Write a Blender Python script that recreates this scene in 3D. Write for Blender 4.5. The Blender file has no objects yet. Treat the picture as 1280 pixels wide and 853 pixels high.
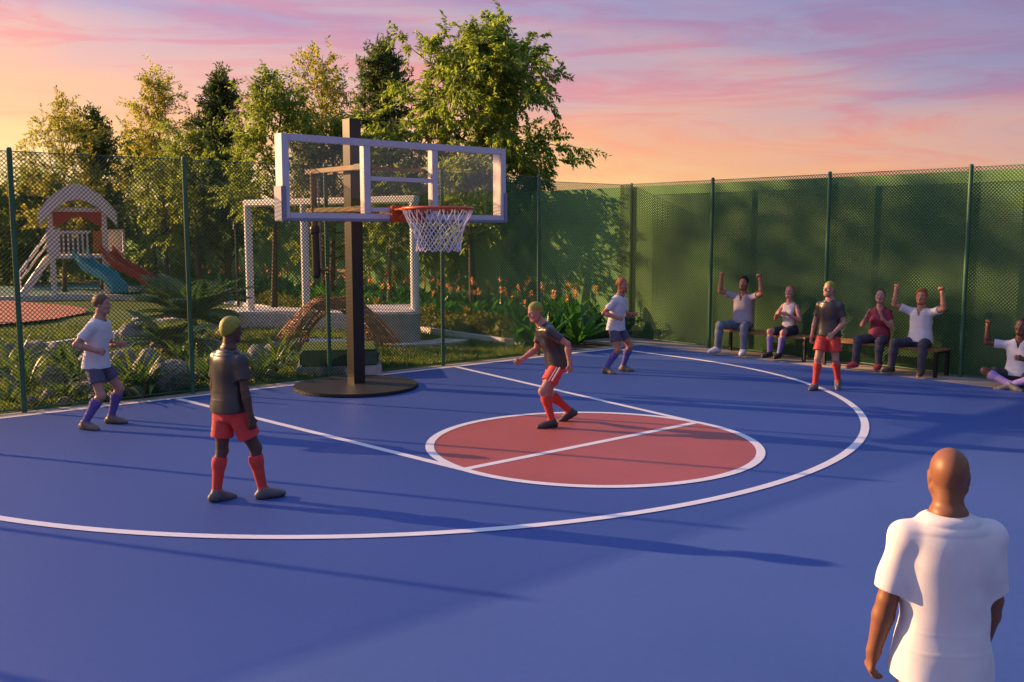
import bpy, bmesh, math, random
import numpy as np
from mathutils import Vector, Matrix, noise as mnoise
R = math.radians
rng = np.random.default_rng(7)
random.seed(7)
scene = bpy.context.scene
col = scene.collection

# ------------------------------------------------------------------ helpers
def tag(o, label=None, cat=None, group=None, kind=None):
    if label: o['label'] = label
    if cat: o['category'] = cat
    if group: o['group'] = group
    if kind: o['kind'] = kind
    return o

def empty(name, loc=(0, 0, 0), rz=0.0):
    o = bpy.data.objects.new(name, None)
    o.empty_display_size = 0.2
    o.location = loc
    o.rotation_euler = (0, 0, rz)
    col.objects.link(o)
    return o

def link(name, me, mat=None, parent=None, smooth=False):
    o = bpy.data.objects.new(name, me)
    col.objects.link(o)
    if mat is not None:
        for m in (mat if isinstance(mat, (list, tuple)) else [mat]):
            me.materials.append(m)
    if parent is not None:
        o.parent = parent
    if smooth:
        me.polygons.foreach_set('use_smooth', np.ones(len(me.polygons), dtype=bool))
    return o

def np_mesh(name, V, F):
    """V (n,3), F (m,k) arrays"""
    V = np.asarray(V, dtype=np.float32); F = np.asarray(F, dtype=np.int32)
    me = bpy.data.meshes.new(name)
    k = F.shape[1]
    me.vertices.add(len(V)); me.vertices.foreach_set('co', V.ravel())
    me.loops.add(F.size); me.loops.foreach_set('vertex_index', F.ravel())
    me.polygons.add(len(F))
    me.polygons.foreach_set('loop_start', np.arange(0, F.size, k, dtype=np.int32))
    me.update(calc_edges=True)
    me.validate()
    return me

class MB:
    """collects polygons, builds one mesh"""
    def __init__(s): s.v = []; s.f = []; s.mi = []; s.cur = 0
    def add(s, V, F):
        n = len(s.v)
        s.v += [tuple(p) for p in V]
        for f in F:
            s.f.append([i + n for i in f]); s.mi.append(s.cur)
        return s
    def box(s, lo, hi, M=None):
        x0, y0, z0 = lo; x1, y1, z1 = hi
        V = [(x0,y0,z0),(x1,y0,z0),(x1,y1,z0),(x0,y1,z0),(x0,y0,z1),(x1,y0,z1),(x1,y1,z1),(x0,y1,z1)]
        if M is not None: V = [tuple(M @ Vector(p)) for p in V]
        return s.add(V, [(0,3,2,1),(4,5,6,7),(0,1,5,4),(1,2,6,5),(2,3,7,6),(3,0,4,7)])
    def bar(s, a, b, w, h, up=(0, 0, 1)):
        a = Vector(a); b = Vector(b); d = (b - a); L = d.length; d.normalize()
        x = d.cross(Vector(up))
        if x.length < 1e-4: x = d.cross(Vector((1, 0, 0)))
        x.normalize(); y = x.cross(d)
        V = []
        for t in (a, b):
            for sx, sy in ((-1,-1),(1,-1),(1,1),(-1,1)):
                V.append(t + x * (sx * w / 2) + y * (sy * h / 2))
        return s.add(V, [(3,2,1,0),(4,5,6,7),(0,1,5,4),(1,2,6,5),(2,3,7,6),(3,0,4,7)])
    def tube(s, pts, r, n=8, cap=True, closed=False):
        pts = [Vector(p) for p in pts]
        m = len(pts)
        rr = r if isinstance(r, (list, tuple, np.ndarray)) else [r] * m
        V = []; F = []
        prev = None
        for i, p in enumerate(pts):
            if closed: d = pts[(i + 1) % m] - pts[i - 1]
            else: d = pts[min(i + 1, m - 1)] - pts[max(i - 1, 0)]
            if d.length < 1e-9: d = Vector((0, 0, 1))
            d.normalize()
            if prev is None:
                x = d.orthogonal().normalized()
            else:
                x = prev - d * prev.dot(d)
                if x.length < 1e-6: x = d.orthogonal()
                x.normalize()
            prev = x; y = d.cross(x)
            for k in range(n):
                a = 2 * math.pi * k / n
                V.append(p + (x * math.cos(a) + y * math.sin(a)) * rr[i])
        for i in range(m if closed else m - 1):
            for k in range(n):
                j = (i + 1) % m
                F.append((i*n+k, i*n+(k+1)%n, j*n+(k+1)%n, j*n+k))
        if cap and not closed:
            F.append(tuple(range(n - 1, -1, -1))); F.append(tuple((m-1)*n + k for k in range(n)))
        return s.add(V, F)
    def cyl(s, c, r, z0, z1, n=48, r1=None):
        r1 = r if r1 is None else r1
        V = [(c[0]+r*math.cos(2*math.pi*k/n), c[1]+r*math.sin(2*math.pi*k/n), z0) for k in range(n)]
        V += [(c[0]+r1*math.cos(2*math.pi*k/n), c[1]+r1*math.sin(2*math.pi*k/n), z1) for k in range(n)]
        F = [(k, (k+1)%n, n+(k+1)%n, n+k) for k in range(n)]
        F += [tuple(range(n-1,-1,-1)), tuple(range(n, 2*n))]
        return s.add(V, F)
    def prism(s, poly, z0, z1):
        n = len(poly)
        V = [(p[0], p[1], z0) for p in poly] + [(p[0], p[1], z1) for p in poly]
        F = [(k, (k+1)%n, n+(k+1)%n, n+k) for k in range(n)] + [tuple(range(n-1,-1,-1)), tuple(range(n,2*n))]
        return s.add(V, F)
    def build(s, name, mat, parent=None, smooth=False, bevel=0.0):
        me = bpy.data.meshes.new(name)
        me.from_pydata(s.v, [], s.f)
        if any(s.mi): me.polygons.foreach_set('material_index', s.mi)
        me.update()
        if bevel > 0:
            bm = bmesh.new(); bm.from_mesh(me)
            bmesh.ops.remove_doubles(bm, verts=bm.verts, dist=1e-5)
            eds = [e for e in bm.edges if len(e.link_faces) == 2 and e.calc_face_angle(0) > 0.6]
            bmesh.ops.bevel(bm, geom=eds, offset=bevel, segments=2, affect='EDGES', clamp_overlap=True)
            bm.to_mesh(me); bm.free()
        return link(name, me, mat, parent, smooth)

def children(o): return [c for c in bpy.data.objects if c.parent == o]

def copy_tree(o, parent=None, kids=None):
    c = o.copy(); col.objects.link(c)
    if parent is not None: c.parent = parent
    for ch in (kids if kids is not None else list(o.children)):
        copy_tree(ch, c)
    return c

# ------------------------------------------------------------------ materials
def node_mat(name):
    m = bpy.data.materials.new(name); m.use_nodes = True
    nt = m.node_tree; b = nt.nodes['Principled BSDF']
    return m, nt, b

def mat(name, c, rough=0.6, var=0.0, scale=6.0, bump=0.0, bscale=40.0, metal=0.0, spec=0.5, c2=None, detail=4.0, sheen=0.0, coat=0.0):
    m, nt, b = node_mat(name)
    N, L = nt.nodes, nt.links
    b.inputs['Roughness'].default_value = rough
    b.inputs['Metallic'].default_value = metal
    b.inputs['Specular IOR Level'].default_value = spec
    if sheen: b.inputs['Sheen Weight'].default_value = sheen
    if coat: b.inputs['Coat Weight'].default_value = coat; b.inputs['Coat Roughness'].default_value = 0.15
    tc = N.new('ShaderNodeTexCoord')
    if var > 0 or c2:
        nz = N.new('ShaderNodeTexNoise'); nz.inputs['Scale'].default_value = scale; nz.inputs['Detail'].default_value = detail
        nz.inputs['Roughness'].default_value = 0.62
        L.new(tc.outputs['Object'], nz.inputs['Vector'])
        rp = N.new('ShaderNodeValToRGB')
        rp.color_ramp.elements[0].position = 0.32; rp.color_ramp.elements[1].position = 0.68
        a = [max(0, x * (1 - var)) for x in c]; d = c2 if c2 else [min(1, x * (1 + var)) for x in c]
        rp.color_ramp.elements[0].color = (*a, 1); rp.color_ramp.elements[1].color = (*d, 1)
        L.new(nz.outputs['Fac'], rp.inputs['Fac']); L.new(rp.outputs['Color'], b.inputs['Base Color'])
    else:
        b.inputs['Base Color'].default_value = (*c, 1)
    if bump > 0:
        n2 = N.new('ShaderNodeTexNoise'); n2.inputs['Scale'].default_value = bscale; n2.inputs['Detail'].default_value = 5
        L.new(tc.outputs['Object'], n2.inputs['Vector'])
        bp = N.new('ShaderNodeBump'); bp.inputs['Strength'].default_value = bump; bp.inputs['Distance'].default_value = 0.02
        L.new(n2.outputs['Fac'], bp.inputs['Height']); L.new(bp.outputs['Normal'], b.inputs['Normal'])
    return m

def leaf_mat(name, ca, cb, trans=0.4, rough=0.5, cc=None):
    m, nt, b = node_mat(name)
    N, L = nt.nodes, nt.links
    g = N.new('ShaderNodeNewGeometry')
    rp = N.new('ShaderNodeValToRGB')
    rp.color_ramp.elements[0].color = (*ca, 1); rp.color_ramp.elements[1].color = (*cb, 1)
    if cc:
        e = rp.color_ramp.elements.new(0.93); e.color = (*cb, 1); rp.color_ramp.elements[-1].color = (*cc, 1)
    L.new(g.outputs['Random Per Island'], rp.inputs['Fac'])
    L.new(rp.outputs['Color'], b.inputs['Base Color'])
    b.inputs['Roughness'].default_value = rough
    b.inputs['Specular IOR Level'].default_value = 0.35
    tr = N.new('ShaderNodeBsdfTranslucent')
    hs = N.new('ShaderNodeHueSaturation'); hs.inputs['Value'].default_value = 1.5; hs.inputs['Hue'].default_value = 0.485; hs.inputs['Saturation'].default_value = 1.1
    L.new(rp.outputs['Color'], hs.inputs['Color']); L.new(hs.outputs['Color'], tr.inputs['Color'])
    mx = N.new('ShaderNodeMixShader'); mx.inputs[0].default_value = trans
    L.new(b.outputs[0], mx.inputs[1]); L.new(tr.outputs[0], mx.inputs[2])
    L.new(mx.outputs[0], N['Material Output'].inputs['Surface'])
    return m

M = {}
M['line'] = mat('line_paint', (0.74, 0.71, 0.72), 0.55, var=0.05, scale=3, bump=0.08, bscale=150)
M['red_court'] = mat('red_court_paint', (0.37, 0.085, 0.072), 0.55, var=0.07, scale=0.8, bump=0.12, bscale=160)
M['apron'] = mat('apron_concrete', (0.30, 0.26, 0.235), 0.85, var=0.16, scale=2.2, bump=0.25, bscale=60)
M['kerb'] = mat('kerb_stone', (0.38, 0.35, 0.31), 0.85, var=0.2, scale=5, bump=0.3, bscale=50)
M['white_kerb'] = mat('white_kerb', (0.62, 0.60, 0.57), 0.8, var=0.12, scale=4, bump=0.3, bscale=40)
M['post'] = mat('green_post_paint', (0.02, 0.10, 0.05), 0.45, var=0.12, scale=5)
M['wire'] = mat('green_wire', (0.018, 0.068, 0.036), 0.55, spec=0.2)
M['wall'] = mat('green_wall', (0.16, 0.315, 0.125), 0.9, spec=0.08, var=0.14, scale=0.9, bump=0.25, bscale=30)
M['pole'] = mat('pole_paint', (0.018, 0.014, 0.014), 0.36, var=0.1, scale=3, bump=0.04, bscale=60)
M['base'] = mat('base_rubber', (0.009, 0.010, 0.008), 0.6, var=0.2, scale=4, bump=0.1, bscale=60)
M['frame'] = mat('board_frame', (0.50, 0.48, 0.56), 0.45, var=0.04, scale=4)
M['pad'] = mat('board_pad', (0.20, 0.21, 0.27), 0.6, var=0.06, scale=5)
M['arm'] = mat('arm_steel', (0.13, 0.085, 0.05), 0.4, var=0.15, scale=6, metal=0.3)
M['rim'] = mat('rim_paint', (0.55, 0.085, 0.018), 0.38, var=0.15, scale=8)
M['net'] = mat('net_cord', (0.72, 0.66, 0.68), 0.8)
M['bench_wood'] = mat('bench_wood', (0.33, 0.155, 0.06), 0.5, var=0.3, scale=9, bump=0.1, bscale=40)
M['black_metal'] = mat('black_metal', (0.012, 0.012, 0.014), 0.45)
M['white_play'] = mat('white_play_plastic', (0.72, 0.70, 0.68), 0.45, var=0.06, scale=3)
M['red_play'] = mat('red_play_plastic', (0.42, 0.03, 0.022), 0.35, var=0.08, scale=3)
M['blue_play'] = mat('blue_play_plastic', (0.02, 0.30, 0.36), 0.35, var=0.08, scale=3)
M['orange_play'] = mat('orange_play_plastic', (0.55, 0.16, 0.03), 0.4)
M['rubber_red'] = mat('rubber_red', (0.35, 0.115, 0.075), 0.85, var=0.15, scale=2, bump=0.3, bscale=70)
M['rubber_teal'] = mat('rubber_teal', (0.055, 0.15, 0.12), 0.85, var=0.15, scale=2, bump=0.3, bscale=70)
M['pebble'] = mat('white_pebbles', (0.36, 0.33, 0.31), 0.85, var=0.0, c2=(0.66, 0.61, 0.57), scale=16, bump=0.8, bscale=22)
M['rock'] = mat('rock', (0.085, 0.085, 0.085), 0.85, c2=(0.33, 0.30, 0.285), scale=7, bump=0.9, bscale=11, detail=8)
M['planter'] = mat('planter_concrete', (0.30, 0.29, 0.29), 0.85, var=0.2, scale=3, bump=0.4, bscale=18)
M['vine'] = mat('woven_vine', (0.32, 0.14, 0.06), 0.7, var=0.45, scale=5, bump=0.4, bscale=30)
M['soil'] = mat('soil', (0.055, 0.04, 0.028), 0.95, var=0.3, scale=4, bump=0.8, bscale=25)
M['bark'] = mat('bark', (0.085, 0.058, 0.038), 0.9, var=0.4, scale=6, bump=0.9, bscale=24)
M['bark_pale'] = mat('bark_pale', (0.20, 0.145, 0.095), 0.9, var=0.35, scale=7, bump=0.8, bscale=26)
M['leaf_big'] = leaf_mat('leaf_big', (0.13, 0.21, 0.04), (0.25, 0.33, 0.07), 0.6)
M['leaf_con'] = leaf_mat('leaf_dark', (0.06, 0.105, 0.036), (0.12, 0.175, 0.055), 0.4)
M['leaf_light'] = leaf_mat('leaf_light', (0.21, 0.24, 0.05), (0.34, 0.34, 0.085), 0.58)
M['leaf_mid'] = leaf_mat('leaf_mid', (0.12, 0.19, 0.04), (0.22, 0.29, 0.065), 0.55)
M['leaf_hedge'] = leaf_mat('leaf_hedge', (0.08, 0.12, 0.02), (0.17, 0.18, 0.035), 0.4)
M['leaf_canna'] = leaf_mat('leaf_canna', (0.03, 0.14, 0.03), (0.09, 0.24, 0.045), 0.4, 0.35)
M['leaf_palm'] = leaf_mat('leaf_palm', (0.035, 0.10, 0.025), (0.085, 0.16, 0.03), 0.35, 0.4)
M['leaf_strap'] = leaf_mat('leaf_strap', (0.045, 0.11, 0.02), (0.11, 0.18, 0.03), 0.38, 0.45)
M['grass_blade'] = leaf_mat('grass_blade', (0.06, 0.12, 0.018), (0.14, 0.19, 0.03), 0.45)
M['flower'] = leaf_mat('canna_flower', (0.76, 0.40, 0.13), (0.88, 0.58, 0.27), 0.5)
M['dry_leaf'] = leaf_mat('yellow_leaf', (0.30, 0.22, 0.04), (0.42, 0.28, 0.06), 0.4)

def court_mat():
    m, nt, b = node_mat('blue_court_paint'); N, L = nt.nodes, nt.links
    tc = N.new('ShaderNodeTexCoord')
    n1 = N.new('ShaderNodeTexNoise'); n1.inputs['Scale'].default_value = 0.35; n1.inputs['Detail'].default_value = 6
    n2 = N.new('ShaderNodeTexNoise'); n2.inputs['Scale'].default_value = 14; n2.inputs['Detail'].default_value = 4
    L.new(tc.outputs['Object'], n1.inputs['Vector']); L.new(tc.outputs['Object'], n2.inputs['Vector'])
    mx = N.new('ShaderNodeMix'); mx.data_type = 'FLOAT'; mx.inputs[0].default_value = 0.35
    L.new(n1.outputs['Fac'], mx.inputs[2]); L.new(n2.outputs['Fac'], mx.inputs[3])
    rp = N.new('ShaderNodeValToRGB'); rp.color_ramp.elements[0].position = 0.35; rp.color_ramp.elements[1].position = 0.65
    rp.color_ramp.elements[0].color = (0.029, 0.070, 0.248, 1); rp.color_ramp.elements[1].color = (0.036, 0.082, 0.284, 1)
    L.new(mx.outputs[0], rp.inputs['Fac']); L.new(rp.outputs['Color'], b.inputs['Base Color'])
    rr = N.new('ShaderNodeMapRange'); rr.inputs[3].default_value = 0.5; rr.inputs[4].default_value = 0.66
    L.new(n1.outputs['Fac'], rr.inputs[0]); L.new(rr.outputs[0], b.inputs['Roughness'])
    n3 = N.new('ShaderNodeTexNoise'); n3.inputs['Scale'].default_value = 170; n3.inputs['Detail'].default_value = 3
    L.new(tc.outputs['Object'], n3.inputs['Vector'])
    bp = N.new('ShaderNodeBump'); bp.inputs['Strength'].default_value = 0.15; bp.inputs['Distance'].default_value = 0.01
    L.new(n3.outputs['Fac'], bp.inputs['Height']); L.new(bp.outputs['Normal'], b.inputs['Normal'])
    b.inputs['Specular IOR Level'].default_value = 0.4
    return m
M['court'] = court_mat()

def ground_mat():
    m, nt, b = node_mat('lawn_ground'); N, L = nt.nodes, nt.links
    tc = N.new('ShaderNodeTexCoord')
    n1 = N.new('ShaderNodeTexNoise'); n1.inputs['Scale'].default_value = 0.5; n1.inputs['Detail'].default_value = 8
    n2 = N.new('ShaderNodeTexNoise'); n2.inputs['Scale'].default_value = 30; n2.inputs['Detail'].default_value = 6
    L.new(tc.outputs['Object'], n1.inputs['Vector']); L.new(tc.outputs['Object'], n2.inputs['Vector'])
    mx = N.new('ShaderNodeMix'); mx.data_type = 'FLOAT'; mx.inputs[0].default_value = 0.6
    L.new(n1.outputs['Fac'], mx.inputs[2]); L.new(n2.outputs['Fac'], mx.inputs[3])
    rp = N.new('ShaderNodeValToRGB'); rp.color_ramp.elements[0].position = 0.35; rp.color_ramp.elements[1].position = 0.66
    rp.color_ramp.elements[0].color = (0.045, 0.09, 0.016, 1); rp.color_ramp.elements[1].color = (0.12, 0.17, 0.03, 1)
    L.new(mx.outputs[0], rp.inputs['Fac']); L.new(rp.outputs['Color'], b.inputs['Base Color'])
    b.inputs['Roughness'].default_value = 0.9; b.inputs['Specular IOR Level'].default_value = 0.2
    bp = N.new('ShaderNodeBump'); bp.inputs['Strength'].default_value = 0.8; bp.inputs['Distance'].default_value = 0.05
    L.new(n2.outputs['Fac'], bp.inputs['Height']); L.new(bp.outputs['Normal'], b.inputs['Normal'])
    return m
M['lawn'] = ground_mat()

def glass_mat():
    m, nt, b = node_mat('board_glass'); N, L = nt.nodes, nt.links
    tr = N.new('ShaderNodeBsdfTransparent'); tr.inputs[0].default_value = (0.90, 0.89, 0.88, 1)
    gl = N.new('ShaderNodeBsdfGlossy'); gl.inputs['Roughness'].default_value = 0.03; gl.inputs[0].default_value = (0.9, 0.9, 0.9, 1)
    fr = N.new('ShaderNodeFresnel'); fr.inputs[0].default_value = 1.5
    mx = N.new('ShaderNodeMixShader')
    L.new(fr.outputs[0], mx.inputs[0]); L.new(tr.outputs[0], mx.inputs[1]); L.new(gl.outputs[0], mx.inputs[2])
    L.new(mx.outputs[0], N['Material Output'].inputs['Surface'])
    return m
M['glass'] = glass_mat()

# ------------------------------------------------------------------ camera, world, sun
CAM = Vector((-8.2854, -14.8079, 2.6318)); YAW, PITCH, FPX = 0.7012, -0.1149, 1192.07
cam_d = bpy.data.cameras.new('camera'); cam = bpy.data.objects.new('camera', cam_d); col.objects.link(cam)
cam.location = CAM
cam.rotation_euler = (math.pi / 2 + PITCH, 0, -YAW)
cam_d.sensor_width = 36.0; cam_d.lens = FPX / 1280 * 36.0
cam_d.clip_start = 0.05; cam_d.clip_end = 4000
scene.camera = cam

_fw = Vector((math.sin(YAW)*math.cos(PITCH), math.cos(YAW)*math.cos(PITCH), math.sin(PITCH)))
_rt = Vector((math.cos(YAW), -math.sin(YAW), 0)); _up = _rt.cross(_fw)
def gp(x, y, z=0.0):
    """survey: ground point (height z) seen at photo pixel x, y"""
    d = _fw + _rt * ((x - 640) / FPX) - _up * ((y - 426.5) / FPX)
    t = (z - CAM.z) / d.z
    return CAM + d * t
def at_depth(px, depth):
    d = _fw + _rt * ((px - 640) / FPX) - _up * ((289 - 426.5) / FPX)
    p = CAM + d * depth
    return p.x, p.y

SUN_AZ = R(120.5)      # direction TO the sun, from +x counter-clockwise
SUN_EL = R(18)
sd = bpy.data.lights.new('sun', 'SUN'); sun = bpy.data.objects.new('sun', sd); col.objects.link(sun)
sd.energy = SUN_E if 'SUN_E' in globals() else 5.0
sd.angle = R(0.5); sd.color = (1.0, 0.57, 0.25)
to_sun = Vector((math.cos(SUN_AZ)*math.cos(SUN_EL), math.sin(SUN_AZ)*math.cos(SUN_EL), math.sin(SUN_EL)))
sun.rotation_euler = to_sun.to_track_quat('Z', 'Y').to_euler()
sun.location = (-20, 30, 20)

def make_world():
    w = bpy.data.worlds.new('World'); scene.world = w; w.use_nodes = True
    nt = w.node_tree; N, L = nt.nodes, nt.links
    bg = N['Background']
    bg.inputs['Strength'].default_value = 0.1
    sky = N.new('ShaderNodeTexSky'); sky.sky_type = 'NISHITA'; sky.sun_disc = False
    sky.sun_elevation = SUN_EL; sky.sun_rotation = math.pi/2 - SUN_AZ   # rotation measured from +y towards +x
    tc = N.new('ShaderNodeTexCoord')
    sep = N.new('ShaderNodeSeparateXYZ'); L.new(tc.outputs['Generated'], sep.inputs[0])
    # height ramp of the sunset air
    rp = N.new('ShaderNodeValToRGB'); cr = rp.color_ramp
    stops = [(0.0, (1.0, 0.70, 0.33)), (0.05, (0.98, 0.56, 0.24)), (0.085, (0.93, 0.45, 0.25)), (0.12, (0.82, 0.43, 0.33)),
             (0.155, (0.66, 0.40, 0.42)), (0.195, (0.44, 0.335, 0.485)), (0.24, (0.315, 0.275, 0.50)), (0.34, (0.33, 0.37, 0.72)), (0.6, (0.38, 0.54, 1.05)), (1.0, (0.36, 0.56, 1.10))]
    while len(cr.elements) < len(stops): cr.elements.new(0.5)
    for e, (p, c) in zip(cr.elements, stops): e.position = p; e.color = (*c, 1)
    # clouds: stretched noise
    mp = N.new('ShaderNodeMapping'); mp.inputs['Scale'].default_value = (1.0, 1.0, 5.5); mp.inputs['Rotation'].default_value = (R(5), R(-4), 0)
    L.new(tc.outputs['Generated'], mp.inputs['Vector'])
    nz = N.new('ShaderNodeTexNoise'); nz.inputs['Scale'].default_value = 2.3; nz.inputs['Detail'].default_value = 7; nz.inputs['Roughness'].default_value = 0.52; nz.inputs['Distortion'].default_value = 0.6
    L.new(mp.outputs[0], nz.inputs['Vector'])
    # wobble the ramp height with the clouds
    mul = N.new('ShaderNodeMath'); mul.operation = 'MULTIPLY_ADD'; mul.inputs[1].default_value = 0.17; mul.inputs[2].default_value = -0.085
    L.new(nz.outputs['Fac'], mul.inputs[0])
    add = N.new('ShaderNodeMath'); add.operation = 'ADD'; L.new(sep.outputs['Z'], add.inputs[0]); L.new(mul.outputs[0], add.inputs[1])
    # turned towards the sun: warmer, away: bluer
    dt = N.new('ShaderNodeVectorMath'); dt.operation = 'DOT_PRODUCT'; dt.inputs[1].default_value = (math.cos(SUN_AZ), math.sin(SUN_AZ), 0)
    L.new(tc.outputs['Generated'], dt.inputs[0])
    sh = N.new('ShaderNodeMath'); sh.operation = 'MULTIPLY_ADD'; sh.inputs[1].default_value = -0.11; sh.inputs[2].default_value = 0.036
    L.new(dt.outputs['Value'], sh.inputs[0])
    add2 = N.new('ShaderNodeMath'); add2.operation = 'ADD'; L.new(add.outputs[0], add2.inputs[0]); L.new(sh.outputs[0], add2.inputs[1])
    L.new(add2.outputs[0], rp.inputs['Fac'])
    # streaks of pink/mauve cloud
    mp2 = N.new('ShaderNodeMapping'); mp2.inputs['Scale'].default_value = (1.0, 1.0, 7.0); mp2.inputs['Rotation'].default_value = (R(-9), R(7), R(20)); mp2.inputs['Location'].default_value = (0.4, 1.3, 0.2)
    L.new(tc.outputs['Generated'], mp2.inputs['Vector'])
    n2 = N.new('ShaderNodeTexNoise'); n2.inputs['Scale'].default_value = 4.3; n2.inputs['Detail'].default_value = 8; n2.inputs['Roughness'].default_value = 0.60; n2.inputs['Distortion'].default_value = 1.3
    L.new(mp2.outputs[0], n2.inputs['Vector'])
    r2 = N.new('ShaderNodeMapRange'); r2.inputs[1].default_value = 0.46; r2.inputs[2].default_value = 0.62; r2.inputs[3].default_value = 0.0; r2.inputs[4].default_value = 0.88
    L.new(n2.outputs['Fac'], r2.inputs[0])
    rc = N.new('ShaderNodeValToRGB'); c2 = rc.color_ramp
    st2 = [(0.0, (1.0, 0.60, 0.25)), (0.09, (1.0, 0.36, 0.20)), (0.15, (0.74, 0.28, 0.32)), (0.21, (0.42, 0.225, 0.41)), (0.27, (0.27, 0.22, 0.43)), (1.0, (0.30, 0.30, 0.55))]
    while len(c2.elements) < len(st2): c2.elements.new(0.5)
    for e, (p, c) in zip(c2.elements, st2): e.position = p; e.color = (*c, 1)
    L.new(add2.outputs[0], rc.inputs['Fac'])
    mx = N.new('ShaderNodeMix'); mx.data_type = 'RGBA'; L.new(r2.outputs[0], mx.inputs[0]); L.new(rp.outputs['Color'], mx.inputs[6]); L.new(rc.outputs['Color'], mx.inputs[7])
    # golden glow low in the sky on the sun's side
    ga = N.new('ShaderNodeMapRange'); ga.inputs[1].default_value = 0.16; ga.inputs[2].default_value = 0.05; ga.inputs[3].default_value = 0.0; ga.inputs[4].default_value = 0.8
    L.new(add.outputs[0], ga.inputs[0])
    gb = N.new('ShaderNodeMapRange'); gb.inputs[1].default_value = 0.45; gb.inputs[2].default_value = 0.85; L.new(dt.outputs['Value'], gb.inputs[0])
    gc = N.new('ShaderNodeMath'); gc.operation = 'MULTIPLY'; L.new(ga.outputs[0], gc.inputs[0]); L.new(gb.outputs[0], gc.inputs[1])
    mg = N.new('ShaderNodeMix'); mg.data_type = 'RGBA'; mg.inputs[7].default_value = (1.0, 0.68, 0.27, 1)
    L.new(gc.outputs[0], mg.inputs[0]); L.new(mx.outputs[2], mg.inputs[6])
    mx = mg
    # bring to the Background's 0.1 strength, plus the physical sky
    sc = N.new('ShaderNodeVectorMath'); sc.operation = 'SCALE'; sc.inputs['Scale'].default_value = SKY_GAIN if 'SKY_GAIN' in globals() else 3.75
    gm = N.new('ShaderNodeMath'); gm.operation = 'MULTIPLY_ADD'; gm.inputs[1].default_value = 0.36 * sc.inputs['Scale'].default_value; gm.inputs[2].default_value = 0.90 * sc.inputs['Scale'].default_value
    L.new(dt.outputs['Value'], gm.inputs[0]); L.new(gm.outputs[0], sc.inputs['Scale'])
    L.new(mx.outputs[2], sc.inputs[0])
    sn = N.new('ShaderNodeVectorMath'); sn.operation = 'SCALE'; sn.inputs['Scale'].default_value = 0.06
    L.new(sky.outputs[0], sn.inputs[0])
    ad = N.new('ShaderNodeVectorMath'); ad.operation = 'ADD'; L.new(sc.outputs[0], ad.inputs[0]); L.new(sn.outputs[0], ad.inputs[1])
    L.new(ad.outputs[0], bg.inputs['Color'])
make_world()
scene.view_settings.view_transform = 'Standard'
scene.view_settings.look = 'None'
scene.view_settings.gamma = 1.0
scene.view_settings.exposure = 1.36
scene.cycles.max_bounces = 8
scene.cycles.transparent_max_bounces = 24
scene.cycles.use_denoising = True
# ================================================================== SETTING
def sheet(name, poly, z, m, thick=0.0):
    mb = MB()
    if thick: mb.prism(poly, z - thick, z)
    else: mb.add([(p[0], p[1], z) for p in poly], [tuple(range(len(poly)))])
    return tag(mb.build(name, m), kind='structure')

sheet('ground', [(-900,-900),(900,-900),(900,900),(-900,900)], -0.05, M['lawn'])
# gently uneven lawn of the garden behind the fence
def lawn():
    nx, ny = 90, 130
    xs = np.linspace(-30, 9.35, nx); ys = np.linspace(0.36, 62, ny)
    V = []
    for y in ys:
        for x in xs:
            a = min(1, max(0, (y - 1.2) / 3))
            V.append((x, y, -0.01 + a * 0.07 * mnoise.noise((x * 0.35, y * 0.35, 0))))
    F = [(j*nx+i, j*nx+i+1, (j+1)*nx+i+1, (j+1)*nx+i) for j in range(ny-1) for i in range(nx-1)]
    me = np_mesh('lawn', V, F)
    return tag(link('lawn', me, M['lawn'], smooth=True), kind='structure')
lawn()
sheet('court', [(-16,-30),(8.2,-30),(8.2,0.06),(-16,0.06)], 0.0, M['court'], 0.045)
sheet('pavement', [(8.205,-30),(9.45,-30),(9.45,1.62),(5.2,1.62),(5.2,0.36),(-16,0.36),(-16,0.065),(8.205,0.065)], -0.003, M['apron'], 0.04)
sheet('planting_bed_edge', [(5.24,0.42),(7.6,0.42),(7.6,1.50),(5.24,1.50)], 0.006, M['soil'])

def ring(name, c, r0, r1, a0, a1, z, m, n=160):
    V = []; F = []
    for k in range(n + 1):
        a = a0 + (a1 - a0) * k / n
        V += [(c[0]+r0*math.cos(a), c[1]+r0*math.sin(a), z), (c[0]+r1*math.cos(a), c[1]+r1*math.sin(a), z)]
    for k in range(n): F.append((2*k, 2*k+1, 2*k+3, 2*k+2))
    mb = MB(); mb.add(V, F)
    return tag(mb.build(name, m), kind='structure')
def stripe(name, a, b, w, z):
    a = Vector((*a, 0)); b = Vector((*b, 0)); d = (b - a).normalized(); n = Vector((-d.y, d.x, 0)) * w / 2
    mb = MB(); mb.add([(p.x, p.y, z) for p in (a - n, b - n, b + n, a + n)], [(0,1,2,3)])
    return tag(mb.build(name, M['line']), kind='structure')
FT = -6.556; RC = 2.025; LW = 0.105
mb = MB(); mb.add([(RC*0.99*math.cos(2*math.pi*k/160), FT + RC*0.99*math.sin(2*math.pi*k/160), 0.003) for k in range(160)], [tuple(range(160))])
tag(mb.build('red_circle', M['red_court']), kind='structure')
ring('free_throw_circle_line', (0, FT), RC - LW/2, RC + LW/2, 0, 2*math.pi, 0.008, M['line'])
stripe('free_throw_line', (-RC, FT), (RC, FT), LW, 0.0065)
stripe('lane_line', (-2.74, -0.08), (-RC, FT), LW, 0.0055)
stripe('lane_line', (2.74, -0.08), (RC, FT), LW, 0.0055)
stripe('baseline', (-16, 0), (7.2, 0), LW, 0.0045)
ring('three_point_line', (0, -1.959), 7.177 - LW/2, 7.177 + LW/2, -math.pi, 0, 0.0075, M['line'], 240)
stripe('three_point_side_line', (7.177, -1.959), (7.177, 0.05), LW, 0.0072)
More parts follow.
